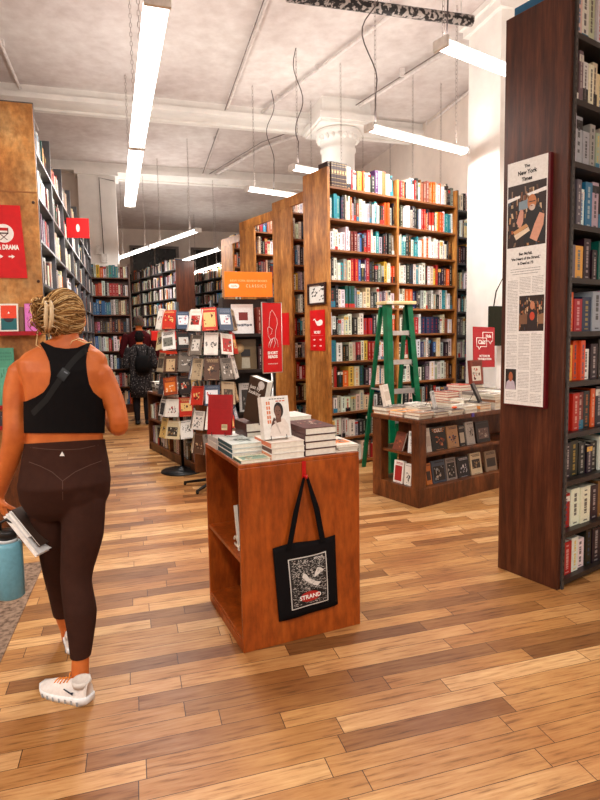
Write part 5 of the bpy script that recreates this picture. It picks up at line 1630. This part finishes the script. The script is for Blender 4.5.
# shoulder caps and arms
ARM_L = ([(22, 371, 2.42), (16.5, 389, 2.41), (14.5, 412, 2.39), (14, 436, 2.37), (10, 458, 2.38), (3, 480, 2.40), (-1, 494, 2.41)], [.056, .052, .046, .045, .043, .033, .026])
ARM_R = ([(99, 374, 2.455), (108, 390, 2.465), (116, 408, 2.46), (119, 425, 2.46), (116, 425, 2.56), (108, 415, 2.70), (101, 408, 2.80)], [.058, .051, .043, .041, .042, .034, .025])
for pts, rs in (ARM_L, ARM_R): capsule(bd, [D(*p) for p in pts], rs, n=16)
capsule(bd, [D(30, 362, 2.42), D(60, 352, 2.42), D(96, 360, 2.45)], [.045, .05, .045], n=14)
wl = D(-1, 496, 2.41)
add_hand(bd, wl, D(6, 520, 2.43) - wl, ux * .8 + uy * .3, 1, .45)
wr = D(100, 407, 2.81)
add_hand(bd, wr, D(90, 400, 2.95) - wr, -ux + Vector((0, 0, .3)), -1, .5)
vs, fs = remesh(bd, .0052, 9)
body = mk('body', vs, fs, M['skin'], wm)
# face on the far side
e = MB()
inv = wm.matrix_world.inverted()
for s in (-1, 1):
    c = HC_ + ux * .031 * s + uy * .082 + Vector((0, 0, .006)); e.ball(c, .014, .012, .009, (240, 236, 230), 10, 7); e.ball(c + uy * .008, .006, .006, .006, (60, 90, 110), 8, 6)
    e.tube([c + Vector((0, 0, .02)) - ux * .016, c + Vector((0, 0, .024)) + uy * .004, c + Vector((0, 0, .02)) + ux * .016], .0028, (120, 84, 50), n=5)
e.loft([(HC_ + uy * .098 + ux * x + Vector((0, 0, -.052)), .003, .004 + .003 * (x == 0), Vector((0, 0, 1)), uy) for x in (-.022, -.01, 0, .01, .022)], (186, 84, 78), 8)
e.v = [inv @ v for v in e.v]; e.build('face', M['cloth'], wm)

# sports top
tp = MB(); tp.loft(rings([t_ for t_ in TORSO if 339 <= t_[0] <= 465], .005), n=28)
capsule(tp, [D(30, 362, 2.42), D(60, 352, 2.42), D(96, 360, 2.45)], [.050, .055, .050], n=14)
vs, fs = remesh(tp, .0055, 5)
def interp(tab, y):
    if y <= tab[0][0]: return tab[0][1]
    for (y0_, x0_), (y1_, x1_) in zip(tab[:-1], tab[1:]):
        if y <= y1_: return x0_ + (x1_ - x0_) * (y - y0_) / (y1_ - y0_)
    return tab[-1][1]
XL = [(338, 36), (345, 41), (352, 45.5), (362, 49.5), (374, 51), (384, 49.5), (392, 44), (397, 36), (401, 27), (404, 10), (440, 10)]
XR = [(338, 92), (345, 89.5), (352, 87), (362, 86), (374, 87), (384, 89), (392, 93), (398, 100), (402, 107), (405, 120), (440, 120)]
NK = [(36, 338.5), (45, 343), (55, 347.5), (66, 349), (77, 348), (86, 344), (94, 338.5)]
def f_top(v):
    q = proj(v)
    return min((q[0] - interp(XL, q[1])), (interp(XR, q[1]) - q[0]), 433 - q[1], q[1] - interp(NK, q[0]))
vs, fs = clip(vs, fs, f_top)
top_o = mk('sports_top', vs, fs, M['top'], wm, .003)
bv = BVHTree.FromPolygons(vs, fs)
def onb(b, px, py, off=.003):
    d = ray(px, py); h = b.ray_cast(EYE, d)
    return (h[0] - d * off) if h[0] else D(px, py, 2.32)
# wide under-band seam
def ribbon(name, pxs, w, mat, b, off=.003, col=(30, 26, 26), nseg=5):
    e = MB(); pts = []
    for (a, c_) in zip(pxs[:-1], pxs[1:]):
        for k in range(nseg): pts.append((a[0] + (c_[0] - a[0]) * k / nseg, a[1] + (c_[1] - a[1]) * k / nseg))
    pts.append(pxs[-1])
    L_, R2 = [], []
    for i, p in enumerate(pts):
        q = pts[min(i + 1, len(pts) - 1)]; p_ = pts[max(i - 1, 0)]
        t_ = Vector((q[0] - p_[0], q[1] - p_[1])).normalized(); n_ = Vector((-t_.y, t_.x)) * w
        L_.append(onb(b, p[0] + n_.x, p[1] + n_.y, off)); R2.append(onb(b, p[0] - n_.x, p[1] - n_.y, off))
    vv = [inv @ v for v in L_ + R2]; n = len(L_)
    e.add(vv, [(i, i + 1, n + i + 1, n + i) for i in range(n - 1)], col, True)
    return e.build(name, mat, wm)
M['strap'] = plain('strap_webbing', (18, 16, 16), .9, 0, .1)
ribbon('bag_strap', [(86.5, 349), (76, 358), (69, 366), (63, 375), (54, 388), (46, 400), (32, 414)], 3.0, M['strap'], bv, .005)
ribbon('strap_buckle', [(66.5, 370), (60, 379)], 4.6, M['black'], bv, .009, nseg=2)
ribbon('buckle_bar', [(67.5, 373.5), (64, 371.5)], .6, M['greymetal'], bv, .012, nseg=1)
# leggings
lg = MB(); lg.loft(rings([t_ for t_ in TORSO if t_[0] >= 420], .005), n=28); legs(lg, .004)
vs, fs = remesh(lg, .0055, 16)
def f_leg(v):
    q = proj(v)
    return min(q[1] - (441.5 - .06 * (q[0] - 65)), (v.z - ZA) )
ZA = D(81, 655.5, 2.295).z
vs, fs = clip(vs, fs, f_leg)
leg_o = mk('leggings', vs, fs, M['legging'], wm, .002)
bl_ = BVHTree.FromPolygons(vs, fs)
M['seam'] = plain('legging_seam', (80, 50, 38), .7, 0, .05)
ribbon('seam_line', [(26.5, 461), (40, 466), (52, 472), (62.5, 481), (75, 472), (90, 465), (104, 460)], .35, M['seam'], bl_, .003)
ribbon('seam_line', [(62.5, 481), (62.8, 500)], .35, M['seam'], bl_, .003)
ribbon('waistband_seam', [(27, 447), (45, 449), (62, 450), (80, 449), (103, 444)], .3, M['seam'], bl_, .003)
e = MB(); e.add([inv @ onb(bl_, x, y, .004) for x, y in ((59.6, 456), (64.6, 456), (62.1, 451.5))], [(0, 1, 2)], (238, 232, 226)); e.build('emblem', M['print'], wm)


def shoe(heel, toe, name, label=None, roll=0, lift=0):
    """running shoe from heel to toe on the floor"""
    heel = Vector(heel); toe = Vector(toe); heel.z = toe.z = 0
    d = (toe - heel).normalized(); L = (toe - heel).length
    az = math.degrees(math.atan2(d.x, d.y))
    Mx = inv @ frame(heel, az)
    root = bpy.data.objects.new(name, None); COL.objects.link(root); root.parent = wm; root.matrix_local = Mx
    def W(s): return .036 + .012 * math.sin(PI * min(1, max(0, (s - .25) / .75)) ** 1.1) - .016 * max(0, s - .85) / .15 - .006 * (s < .08)
    e = MB(); n = 14; S = [i / n for i in range(n + 1)]
    def sec(s, z0, z1, k, kt=None):
        w = W(s) * k; kt = kt or 1
        return [(-w * .92, s * L, z0), (w * .92, s * L, z0), (w, s * L, z0 + (z1 - z0) * .5), (w * kt, s * L, z1), (-w * kt, s * L, z1), (-w, s * L, z0 + (z1 - z0) * .5)]
    vs = []; fs = []
    for s in S:
        rise = .018 * max(0, (s - .75) / .25) ** 2 + .012 * max(0, (.12 - s) / .12)
        vs += sec(s, rise, .036 + rise * .5 - .010 * s, 1.1 if 0 < s < 1 else .8)
    for i in range(n):
        for k in range(6): fs.append((i * 6 + k, i * 6 + (k + 1) % 6, (i + 1) * 6 + (k + 1) % 6, (i + 1) * 6 + k))
    fs += [tuple(range(5, -1, -1)), tuple(n * 6 + k for k in range(6))]
    e.add(vs, fs, (240, 240, 240), True)
    for i in range(7):                                       # grooves in the chunky sole
        s = .12 + i * .11
        for sg_ in (-1, 1): e.box(sg_ * W(s) * 1.1 - .0015, sg_ * W(s) * 1.1 + .0015, s * L, s * L + .008, .006, .022, (150, 156, 162))
    e.build('sole', M['print'], root)
    e = MB(); vs = []; fs = []
    def H(s): return .095 - .02 * min(1, s / .2) if s < .2 else (.075 + .012 * math.sin((s - .2) / .25 * PI) if s < .45 else .078 - .046 * ((s - .45) / .55) ** 1.1)
    m = 10
    for i, s in enumerate(S):
        w = W(s) * (1.0 if 0 < s < 1 else .7); h = H(s)
        for k in range(m): 
            a_ = PI * k / (m - 1); vs.append((w * math.cos(a_), s * L * .985 + .003, .026 + (h - .026) * math.sin(a_) ** .8))
    for i in range(n):
        for k in range(m - 1): fs.append((i * m + k, i * m + k + 1, (i + 1) * m + k + 1, (i + 1) * m + k))
    fs += [tuple(range(m)), tuple(n * m + k for k in range(m - 1, -1, -1))]
    e.add(vs, fs, (236, 228, 222), True)
    for sg_ in (-1, 1):
        e.add([(sg_ * (W(.3) + .0012), L * (.22), .045), (sg_ * (W(.3) + .0016), L * .40, .060), (sg_ * (W(.3) + .0016), L * .38, .066), (sg_ * (W(.28) + .0012), L * .26, .056), (sg_ * (W(.28) + .0012), L * .20, .060)], [(0, 1, 2, 3, 4)], (60, 66, 80))
    e.build('upper', M['cloth'], root)
    e = MB(); e.lathe([(.036, .072), (.039, .088), (.036, .100), (.031, .096)], (222, 214, 206), 16, (0, .045)); e.build('collar', M['cloth'], root)
    e = MB()
    for k in range(5):
        s = .40 + k * .065; h = H(s) + .003; e.tube([(-.020, s * L, h - .006), (0, s * L + .003, h), (.020, s * L + .006, h - .006)], .0028, (232, 140, 60), n=5)
    e.tube([(0, .42 * L, .088), (.02, .47 * L, .094), (.032, .52 * L, .074)], .0026, (232, 140, 60), n=5); e.tube([(0, .42 * L, .088), (-.02, .46 * L, .092), (-.03, .5 * L, .072)], .0026, (232, 140, 60), n=5)
    e.build('laces', M['cloth'], root)
    return root
h0 = U(91, 704); t0 = U(47, 690)
dv = (t0 - h0); 
shoe(h0, h0 + dv.normalized() * .27, 'shoe')
h1 = U(74.5, 656); shoe(h1, h1 + Vector((math.sin(R(-22)), math.cos(R(-22)), 0)) * .27, 'shoe')
e = MB(); q = inv @ D(81, 680, 2.285); e.tube([q + Vector((0, 0, -.03)), q, q + Vector((0, 0, .012))], [.040, .039, .0385], (186, 186, 190), n=14); e.build('sock', M['cloth'], wm)

# hair: cap, strands swept towards the clip, twisted bun
HCAP = HC_ + Vector((0, 0, .012)) - uy * .006
ax = Vector((.083, .100, .110))
tgt = (D(46, 315, 2.37) - HCAP)
BL = [(196, 158, 102), (160, 118, 70), (120, 82, 46), (222, 190, 138), (88, 58, 34), (176, 134, 82), (140, 98, 56)]
e = MB()
def hp(dirv, k=1.0):
    l = Vector((dirv.dot(ux) / ax.x, dirv.dot(uy) / ax.y, dirv.z / ax.z)); return HCAP + dirv / l.length * k
bs = MB(); nn, mm_ = 24, 16
vs = []; fs = []
hv = [HCAP + ux * (ax.x * .97 * math.sin(PI * j / mm_) * math.cos(2 * PI * i / nn)) + uy * (ax.y * .97 * math.sin(PI * j / mm_) * math.sin(2 * PI * i / nn)) + Vector((0, 0, ax.z * .97 * math.cos(PI * j / mm_))) for j in range(mm_ + 1) for i in range(nn)]
hf_ = [(j * nn + i, j * nn + (i + 1) % nn, (j + 1) * nn + (i + 1) % nn, (j + 1) * nn + i) for j in range(mm_) for i in range(nn)]
def f_hair(v):
    l = v - HCAP; return min(.062 - l.dot(uy) + max(0, l.z) * .6, l.z + .088 + .45 * (l.dot(uy) < 0) * 0)
hv, hf2 = clip(hv, hf_, f_hair)
e.add(hv, hf2, (142, 102, 60), True)
r = random.Random(5)
tdir = tgt.normalized()
for i in range(950):
    # start on the hairline: right side, nape, forehead and crown
    a = r.uniform(-PI, PI); el_ = r.uniform(-.95, 1.2)
    st = (ux * math.cos(a) * math.cos(el_) + uy * math.sin(a) * math.cos(el_) + Vector((0, 0, math.sin(el_))))
    if st.dot(uy) > .62 and el_ < .7: continue
    if st.z < -.78: continue
    pts = []; K = 9
    sag = r.uniform(-.26, .26)
    lift = r.uniform(1.0, 1.045)
    ang = st.angle(tdir)
    axs = st.cross(tdir)
    if axs.length < .05: continue
    axs.normalize()
    for k in range(K + 1):
        q = Matrix.Rotation(ang * k / K * .93, 3, axs) @ st
        q = (q + Vector((0, 0, -1)) * sag * math.sin(PI * k / K)).normalized()
        pts.append(hp(q, lift + .02 * math.sin(PI * k / K)))
    rr_ = r.uniform(.0010, .0022)
    e.tube(pts, [rr_ * .5] + [rr_] * (K - 1) + [rr_ * .8], r.choice(BL), n=5)
# bun of loops
bc = D(43, 314, 2.36)
for i in range(150):
    a = r.uniform(0, 2 * PI); R1 = r.uniform(.016, .042)
    c = bc + ux * r.uniform(-.022, .012) + Vector((0, 0, r.uniform(-.052, .05))) + uy * r.uniform(-.01, .03)
    n1 = Vector((r.uniform(-1, 1), r.uniform(-.5, .5), r.uniform(-1, 1))).normalized(); u1 = n1.orthogonal().normalized(); w1 = n1.cross(u1)
    n_ = 9; ln = r.uniform(1.0, 1.8) * PI
    e.tube([c + u1 * R1 * math.cos(a + ln * k / n_) + w1 * R1 * 1.3 * math.sin(a + ln * k / n_) for k in range(n_ + 1)], r.uniform(.0014, .0032), r.choice(BL), n=5)
e.ball(bc + uy * .02, .036, .036, .062, (140, 96, 56))
for (a, b_, c_) in (((40, 298), (34, 306), (33, 322)), ((38, 330), (36, 345), (44, 350)), ((70, 345), (72, 341), (80, 338)), ((78, 340), (86, 343), (92, 342)), ((36, 300), (31, 305), (35, 312))):
    e.tube([D(*a, 2.37), D(*b_, 2.36), D(*c_, 2.37)], .0018, (236, 204, 150), n=4)
e.v = [inv @ v for v in e.v]; e.build('hair', M['cloth'], wm)
e = MB()
for dx in (0, 6.5):
    e.tube([D(44 + dx, 301, 2.345), D(46.5 + dx * .8, 306, 2.312), D(46 + dx * .9, 318, 2.305), D(46.5 + dx * .6, 327, 2.32), D(45 + dx * .5, 332, 2.345)], [.005, .008, .009, .008, .004], (206, 178, 138), n=8)
e.tube([D(46, 306, 2.31), D(52.5, 306, 2.31)], .005, (206, 178, 138), n=6)
for k in range(4):
    y = 308 + k * 6; e.tube([D(46, y, 2.31), D(40, y + 2, 2.33)], [.004, .002], (206, 178, 138), n=5); e.tube([D(52, y, 2.31), D(57, y + 2, 2.34)], [.004, .002], (206, 178, 138), n=5)
e.v = [inv @ v for v in e.v]; e.build('hair_clip', M['paint'], wm)

# what she carries
bt = D(9, 560, 2.36); zb0 = D(9, 596, 2.36).z; zb1 = D(9, 541, 2.36).z
t = thing('water_bottle', T(bt.x, bt.y, zb0), 'light blue insulated bottle with black lid hanging from the woman\'s left hand', 'bottle')
hh = zb1 - zb0
e = MB(); e.lathe([(.050, 0), (.056, .006), (.056, hh - .02), (.050, hh - .004), (.040, hh)], (106, 162, 180), 32); e.build('bottle_body', M['paint'], t)
e = MB(); e.lathe([(.041, hh), (.041, hh + .012), (.036, hh + .014)], (196, 198, 200), 28); e.build('neck_ring', M['paint'], t)
e = MB(); e.lathe([(.038, hh + .013), (.038, hh + .045), (.034, hh + .05)], (24, 22, 22), 28); e.build('lid', M['paint'], t)
e = MB(); e.tube([(-.03, 0, hh + .045), (-.028, 0, hh + .08), (0, 0, hh + .095), (.028, 0, hh + .08), (.03, 0, hh + .045)], .007, (24, 22, 22), n=8); e.build('lid_loop', M['paint'], t)
e1 = (D(38, 558, 2.34) - D(4, 516, 2.38)).normalized()
e2 = (uy + ux * .25 + Vector((0, 0, .25))); e2 = (e2 - e1 * e2.dot(e1)).normalized(); e3 = e1.cross(e2)
def held(px, py, Y, L, Wd, th, cov, lab):
    o = D(px, py, Y)
    Mx = Matrix(((e1.x, e2.x, e3.x, o.x), (e1.y, e2.y, e3.y, o.y), (e1.z, e2.z, e3.z, o.z), (0, 0, 0, 1)))
    return loose_book(Mx, L, Wd, th, cov, lab, 'books carried by the woman', pages=(240, 236, 230), spine_side='back')
held(3, 517, 2.36, .225, .14, .020, (232, 228, 226), 'white-covered book held lowest at the woman\'s left hip')
held(7, 514, 2.365, .14, .10, .016, (226, 222, 220), 'small white booklet held between the larger books')
held(10, 511.5, 2.37, .20, .14, .010, (64, 48, 40), 'brown book held outermost nearest the woman\'s thigh')

# ------------------------------------------------------------------ the two people in the far aisle
def figure(root, px, Y, hpx, zt, skin=None, hair_c=(60, 48, 40), top_c=None, legs_c=None, coat=None, wide=.21, hair_long=False):
    """standing figure, its back to us. zt: height"""
    o = root.matrix_world.translation; inv_ = root.matrix_world.inverted(); s = zt / 1.75
    L = lambda x, y, z: Vector((x * s, y * s, z * s))
    b = MB()
    X = Vector((1, 0, 0)); Yv = Vector((0, 1, 0))
    b.loft([(L(0, 0, .80), .12 * s, .08 * s), (L(0, 0, .90), .17 * s, .12 * s), (L(0, 0, 1.05), .155 * s, .10 * s), (L(0, 0, 1.25), .17 * s, .11 * s), (L(0, 0, 1.40), wide * .88 * s, .10 * s), (L(0, 0, 1.47), .12 * s, .07 * s), (L(0, .01, 1.52), .055 * s, .055 * s), (L(0, .015, 1.58), .052 * s, .055 * s)], n=20)
    b.ball(L(0, .02, 1.635), .077 * s, .095 * s, .112 * s, n=16, m=10); b.ball(L(0, .05, 1.585), .05 * s, .055 * s, .05 * s)
    b.tube([L(0, .115, 1.64), L(0, .13, 1.615), L(0, .112, 1.605)], .01 * s, n=6)
    for q in (-1, 1):
        b.ball(L(.079 * q, .02, 1.63), .01 * s, .018 * s, .03 * s, n=8, m=5)
        capsule(b, [L(.09 * q, 0, .86), L(.095 * q, .0, .66), L(.09 * q, .01, .47), L(.092 * q, -.015, .32), L(.09 * q, -.01, .10)], [.088 * s, .075 * s, .054 * s, .054 * s, .036 * s], 14)
        b.loft([(L(.09 * q, -.07, .03), .03 * s, .02 * s, X, Vector((0, 0, 1))), (L(.09 * q, 0, .05), .042 * s, .045 * s, X, Vector((0, 0, 1))), (L(.095 * q, .10, .035), .046 * s, .032 * s, X, Vector((0, 0, 1))), (L(.10 * q, .18, .025), .035 * s, .02 * s, X, Vector((0, 0, 1)))], n=12)
        capsule(b, [L(wide * .92 * q, 0, 1.39), L((wide + .03) * q, -.01, 1.22), L((wide + .04) * q, 0, 1.10), L((wide + .0) * q, .16, 1.08), L((wide - .06) * q, .24, 1.12)], [.056 * s, .048 * s, .042 * s, .034 * s, .026 * s], 12)
        add_hand(b, L((wide - .06) * q, .24, 1.12), Vector((-.3 * q, .8, .2)), Vector((-q, 0, 0)), q, .5, s)
    vs, fs = remesh(b, .009, 4)
    me = bpy.data.meshes.new('body'); me.from_pydata([tuple(v) for v in vs], [], fs); me.polygons.foreach_set('use_smooth', [True] * len(fs)); me.materials.append(M['skin'])
    ob = bpy.data.objects.new('body', me); COL.objects.link(ob); ob.parent = root
    def gar(name, f, mat, infl):
        nv, nf = clip(vs, fs, f)
        m2 = bpy.data.meshes.new(name); m2.from_pydata([tuple(v) for v in nv], [], nf); m2.polygons.foreach_set('use_smooth', [True] * len(nf)); m2.materials.append(mat)
        g = bpy.data.objects.new(name, m2); COL.objects.link(g); g.parent = root
        md = g.modifiers.new('thickness', 'SOLIDIFY'); md.thickness = infl; md.offset = 1
    gar('sweater', lambda v: min(v.z - .93 * s, 1.50 * s - v.z, .235 * s - v.y), top_c, .014)
    gar('trousers', lambda v: min(v.z - .09 * s, .97 * s - v.z, .14 * s - abs(v.y - .02) + .05, .225 * s - abs(v.x)), legs_c, .010)
    gar('shoes', lambda v: .085 * s - v.z, M['black'], .006)
    e = MB(); k = 1.09
    hv = [Vector((.077 * k * s * math.sin(PI * j / 14) * math.cos(2 * PI * i / 20), .02 * s + .095 * k * s * math.sin(PI * j / 14) * math.sin(2 * PI * i / 20), 1.64 * s + .112 * k * s * math.cos(PI * j / 14))) for j in range(15) for i in range(20)]
    hq = [(j * 20 + i, j * 20 + (i + 1) % 20, (j + 1) * 20 + (i + 1) % 20, (j + 1) * 20 + i) for j in range(14) for i in range(20)]
    hv, hq = clip(hv, hq, lambda v: min(.055 * s - v.y + max(0, v.z - 1.66 * s) * .9, v.z - (1.50 if hair_long else 1.585) * s - max(0, abs(v.x) - .06 * s)))
    e.add(hv, hq, hair_c, True)
    rr = random.Random(3)
    for i in range(90):
        a = rr.uniform(PI, 2 * PI); el2 = rr.uniform(-.3, 1.3)
        p0 = Vector((.084 * s * math.cos(a) * math.cos(el2), .02 * s + .104 * s * math.sin(a) * math.cos(el2), 1.64 * s + .123 * s * math.sin(el2)))
        p1 = Vector((.086 * s * math.cos(a) * math.cos(el2 - .4), .02 * s + .106 * s * math.sin(a) * math.cos(el2 - .4), 1.64 * s + .125 * s * math.sin(el2 - .4)))
        e.tube([p0, p1], [.003, .002], tuple(min(255, int(c * rr.uniform(.6, 1.6))) for c in hair_c), n=4)
    e.build('hair', M['cloth'], root)
    return s
M['maroonknit'] = plain('dark_maroon_knit', (66, 16, 20), .9, 0, .2, 40, .1)
M['darkcloth'] = plain('dark_trouser_cloth', (30, 26, 28), .9, 0, .15, 20, .1)
mm = NT('speckled_tweed', .95, 0, .1); nz = mm.new('ShaderNodeTexVoronoi'); nz.inputs['Scale'].default_value = 34; mm.link(mm.mapping(), nz.inputs['Vector'])
mm.base(mm.ramp(nz.outputs['Distance'], [(0.14, (150, 144, 140)), (0.24, (60, 56, 56)), (0.7, (34, 32, 34))]).outputs[0]); M['tweed'] = mm.m
pm = D(139, 330, 10.4); hm = D(138, 316, 10.4).z
mn = thing('person', frame((pm.x, pm.y, 0), -12), 'short-haired man in a dark maroon sweater standing in the far left aisle', 'person')
figure(mn, 138, 10.4, 0, hm, hair_c=(84, 70, 60), top_c=M['maroonknit'], legs_c=M['darkcloth'], wide=.24)
pw = D(141, 380, 9.7); hw_ = D(141, 331, 9.7).z
pn = thing('person', frame((pw.x, pw.y, 0), -10), 'person in a speckled grey coat with a small black backpack in the far aisle', 'person')
s = figure(pn, 141, 9.7, 0, hw_, hair_c=(24, 20, 20), top_c=M['tweed'], legs_c=M['darkcloth'], wide=.22, hair_long=True)
e = MB(); e.loft([(Vector((0, 0, .52 * s)), .20 * s, .15 * s), (Vector((0, 0, .75 * s)), .21 * s, .15 * s), (Vector((0, 0, 1.0 * s)), .195 * s, .135 * s), (Vector((0, 0, 1.25 * s)), .20 * s, .14 * s), (Vector((0, 0, 1.40 * s)), .205 * s, .12 * s), (Vector((0, .0, 1.47 * s)), .13 * s, .09 * s)], n=24)
e.build('coat', M['tweed'], pn)
e = MB(); e.loft([(Vector((.06, -.15 - .02, .98 * s)), .10 * s, .05), (Vector((.06, -.19, 1.06 * s)), .14 * s, .09), (Vector((.06, -.20, 1.20 * s)), .145 * s, .09), (Vector((.06, -.17, 1.30 * s)), .10 * s, .06)], (18, 17, 18), 18)
for q in (-1, 1): e.tube([(.06 + q * .07, -.16, 1.28 * s), (.05 + q * .09, -.10, 1.44 * s), (.04 + q * .10, .04, 1.46 * s)], .012, (18, 17, 18), n=6)
e.build('backpack', M['cloth'], pn)
# ------------------------------------------------------------------ hanging fluorescent lamps
def lamp(a, b, w=.15, label='', chains=(.15, .85), power=60, cord=None, h=.07, seam=None):
    """a, b: ends of the fixture's underside"""
    a = Vector(a); b = Vector(b); L = (b - a).length
    az = math.degrees(math.atan2((b - a).x, (b - a).y))
    Mx = frame(a, az)                                   # local y runs along the lamp
    t = thing('fluorescent_lamp', Mx, label, 'ceiling lamp', 'hanging fluorescent lamps')
    f = MB(); f.box(-w * .32, w * .32, 0, L, h * .55, h); f.build('housing', M['white'], t, bevel=.004)
    f = MB()
    n = 10
    pr = [(w / 2 * math.cos(PI + PI * k / n), h * .55 + h * .55 * math.sin(PI + PI * k / n)) for k in range(n + 1)]
    vs = [(x, .012, z) for x, z in pr] + [(x, L - .012, z) for x, z in pr]
    f.add(vs, [(i, i + 1, n + 2 + i, n + 1 + i) for i in range(n)] + [(0, n + 1, 2 * n + 1, n)], smooth=False)
    f.build('diffuser', M['lamp'], t)
    for y in (0, L) + ((seam * L,) if seam else ()):
        f = MB(); f.box(-w * .52, w * .52, y - .014, y + .014, -.004, h + .004); f.build('end_cap', M['white'], t, bevel=.004)
    for k in chains:
        f = MB(); z = h; top = HC - a.z; i = 0
        while z < top:
            hw = .012
            if i % 2: f.tube([(-hw, k * L, z + .008), (-hw * .9, k * L, z + .04), (0, k * L, z + .052), (hw * .9, k * L, z + .04), (hw, k * L, z + .008), (0, k * L, z - .002), (-hw, k * L, z + .008)], .0024, n=4, cap=False)
            else: f.tube([(0, k * L - hw, z + .008), (0, k * L - hw * .9, z + .04), (0, k * L, z + .052), (0, k * L + hw * .9, z + .04), (0, k * L + hw, z + .008), (0, k * L, z - .002), (0, k * L - hw, z + .008)], .0024, n=4, cap=False)
            z += .046; i += 1
        f.build('chain', M['chain'], t)
    if cord:
        f = MB(); k, sw = cord; top = HC - a.z
        f.tube([(.01, k * L, h), (.0, k * L + .02, h + .3), *[(.0, k * L + sw * math.sin(PI * q / 16) * math.cos(2.2 * PI * q / 16), h + .3 + (top - h - .3) * q / 16) for q in range(1, 17)]], .006, n=6)
        f.build('power_cord', M['cable'], t)
    ld = bpy.data.lights.new('tube_light', 'AREA'); ld.shape = 'RECTANGLE'; ld.size = w; ld.size_y = L; ld.energy = power * L
    ld.color = (1, .95, .89)
    lo = bpy.data.objects.new('tube_light', ld); COL.objects.link(lo)
    lo.parent = t; lo.matrix_local = T(0, L / 2, -.012)
    ld2 = ld.copy(); ld2.energy = power * L * .3
    lo = bpy.data.objects.new('tube_light', ld2); COL.objects.link(lo)
    lo.parent = t; lo.matrix_local = T(0, L / 2, h + .03) @ RX(180)
    return t
HL = 3.4
PW = 27.5
a = U(157.5, 6, HL); b = U(137, 149, HL); c = U(130, 207, HL)
lamp(a, b + (a - b).normalized() * .03, .15, 'long bright hanging lamp at top left, the nearest one', (.12, .62), PW)
lamp(b - (b - c).normalized() * .03, c, .15, 'bright hanging lamp continuing the nearest one, farther end pointing down', (.1, .9), PW)
a = U(198, 232, HL); b = U(117, 260, HL); m_ = a.lerp(b, .5)
lamp(a, m_ + (a - m_).normalized() * .03, .13, 'slanting hanging lamp over the left aisle, its nearer half', (.15, .8), PW)
lamp(m_ - (a - m_).normalized() * .03, b, .13, 'slanting hanging lamp over the left aisle, its farther half', (.15, .8), PW)
lamp(U(221, 250, HL), U(183, 262, HL), .13, 'short slanting hanging lamp left of the amber bookcases, upper one', (.15, .8), PW * .5)
lamp(U(222, 265, HL), U(190, 275, HL), .13, 'short slanting hanging lamp left of the amber bookcases, lower one', (.15, .8), PW * .5)
a = U(441, 49, 3.55); b = a + B * 1.25
lamp(a, b, .13, 'hanging lamp at top right beside the walnut bookcase', (.02, .9), PW, cord=(.04, -.05))
a = U(369, 131, 3.55); b = a + B * 1.45
lamp(a, b, .13, 'hanging lamp above the tall amber bookcase, right of the column', (.06, .9), PW, cord=(.05, .16))
a = U(247, 191, 3.62); b = a + B * 1.3
lamp(a, b, .13, 'hanging lamp between the second and third amber bookcases', (.1, .9), PW, cord=(.35, .1))
a = U(292, 170, 3.62); b = a + B * .9
lamp(a, b, .13, 'short hanging lamp just left of the round column', (.1, .9), PW, cord=(.1, -.1))
# unseen lamps added for fill light, behind and beside the camera, over other aisles
lamp((.2, -2.2, HL), (-.5, .1, HL), .15, 'added unseen hanging lamp behind the viewpoint, over the entrance side', (.2, .8), PW * 1.4)
lamp((2.6, -1.5, HL), (1.9, .8, HL), .15, 'added unseen hanging lamp right of the viewpoint, in front of the dark bookcase', (.2, .8), PW * 1.4)
lamp((-3.4, -1.0, HL), (-3.9, 1.2, HL), .15, 'added unseen hanging lamp left of the viewpoint, outside the picture', (.2, .8), PW * 1.4)
lamp((2.1, 4.6, HL), (3.3, 5.4, HL), .13, 'added hanging lamp over the table, hidden behind the dark bookcase', (.2, .8), PW)

lamp((1.5, 8.2, HL - .1), (2.3, 8.75, HL - .1), .13, 'added hidden hanging lamp over the aisle behind the tall amber bookcase', (.2, .8), PW)  # added out of sight to brighten the right wall
lamp((1.0, 10.2, HL - .1), (1.9, 10.8, HL - .1), .13, 'added hidden hanging lamp over the aisle behind the third amber bookcase', (.2, .8), PW)  # second added lamp brightening the right wall, also out of sight
w = bpy.data.worlds.new('world'); SC.world = w; w.use_nodes = True
w.node_tree.nodes['Background'].inputs['Color'].default_value = (1, .95, .9, 1)
w.node_tree.nodes['Background'].inputs['Strength'].default_value = .36
SC.view_settings.exposure = 0.0
realise_books(330, EXTRA_BOOKS)
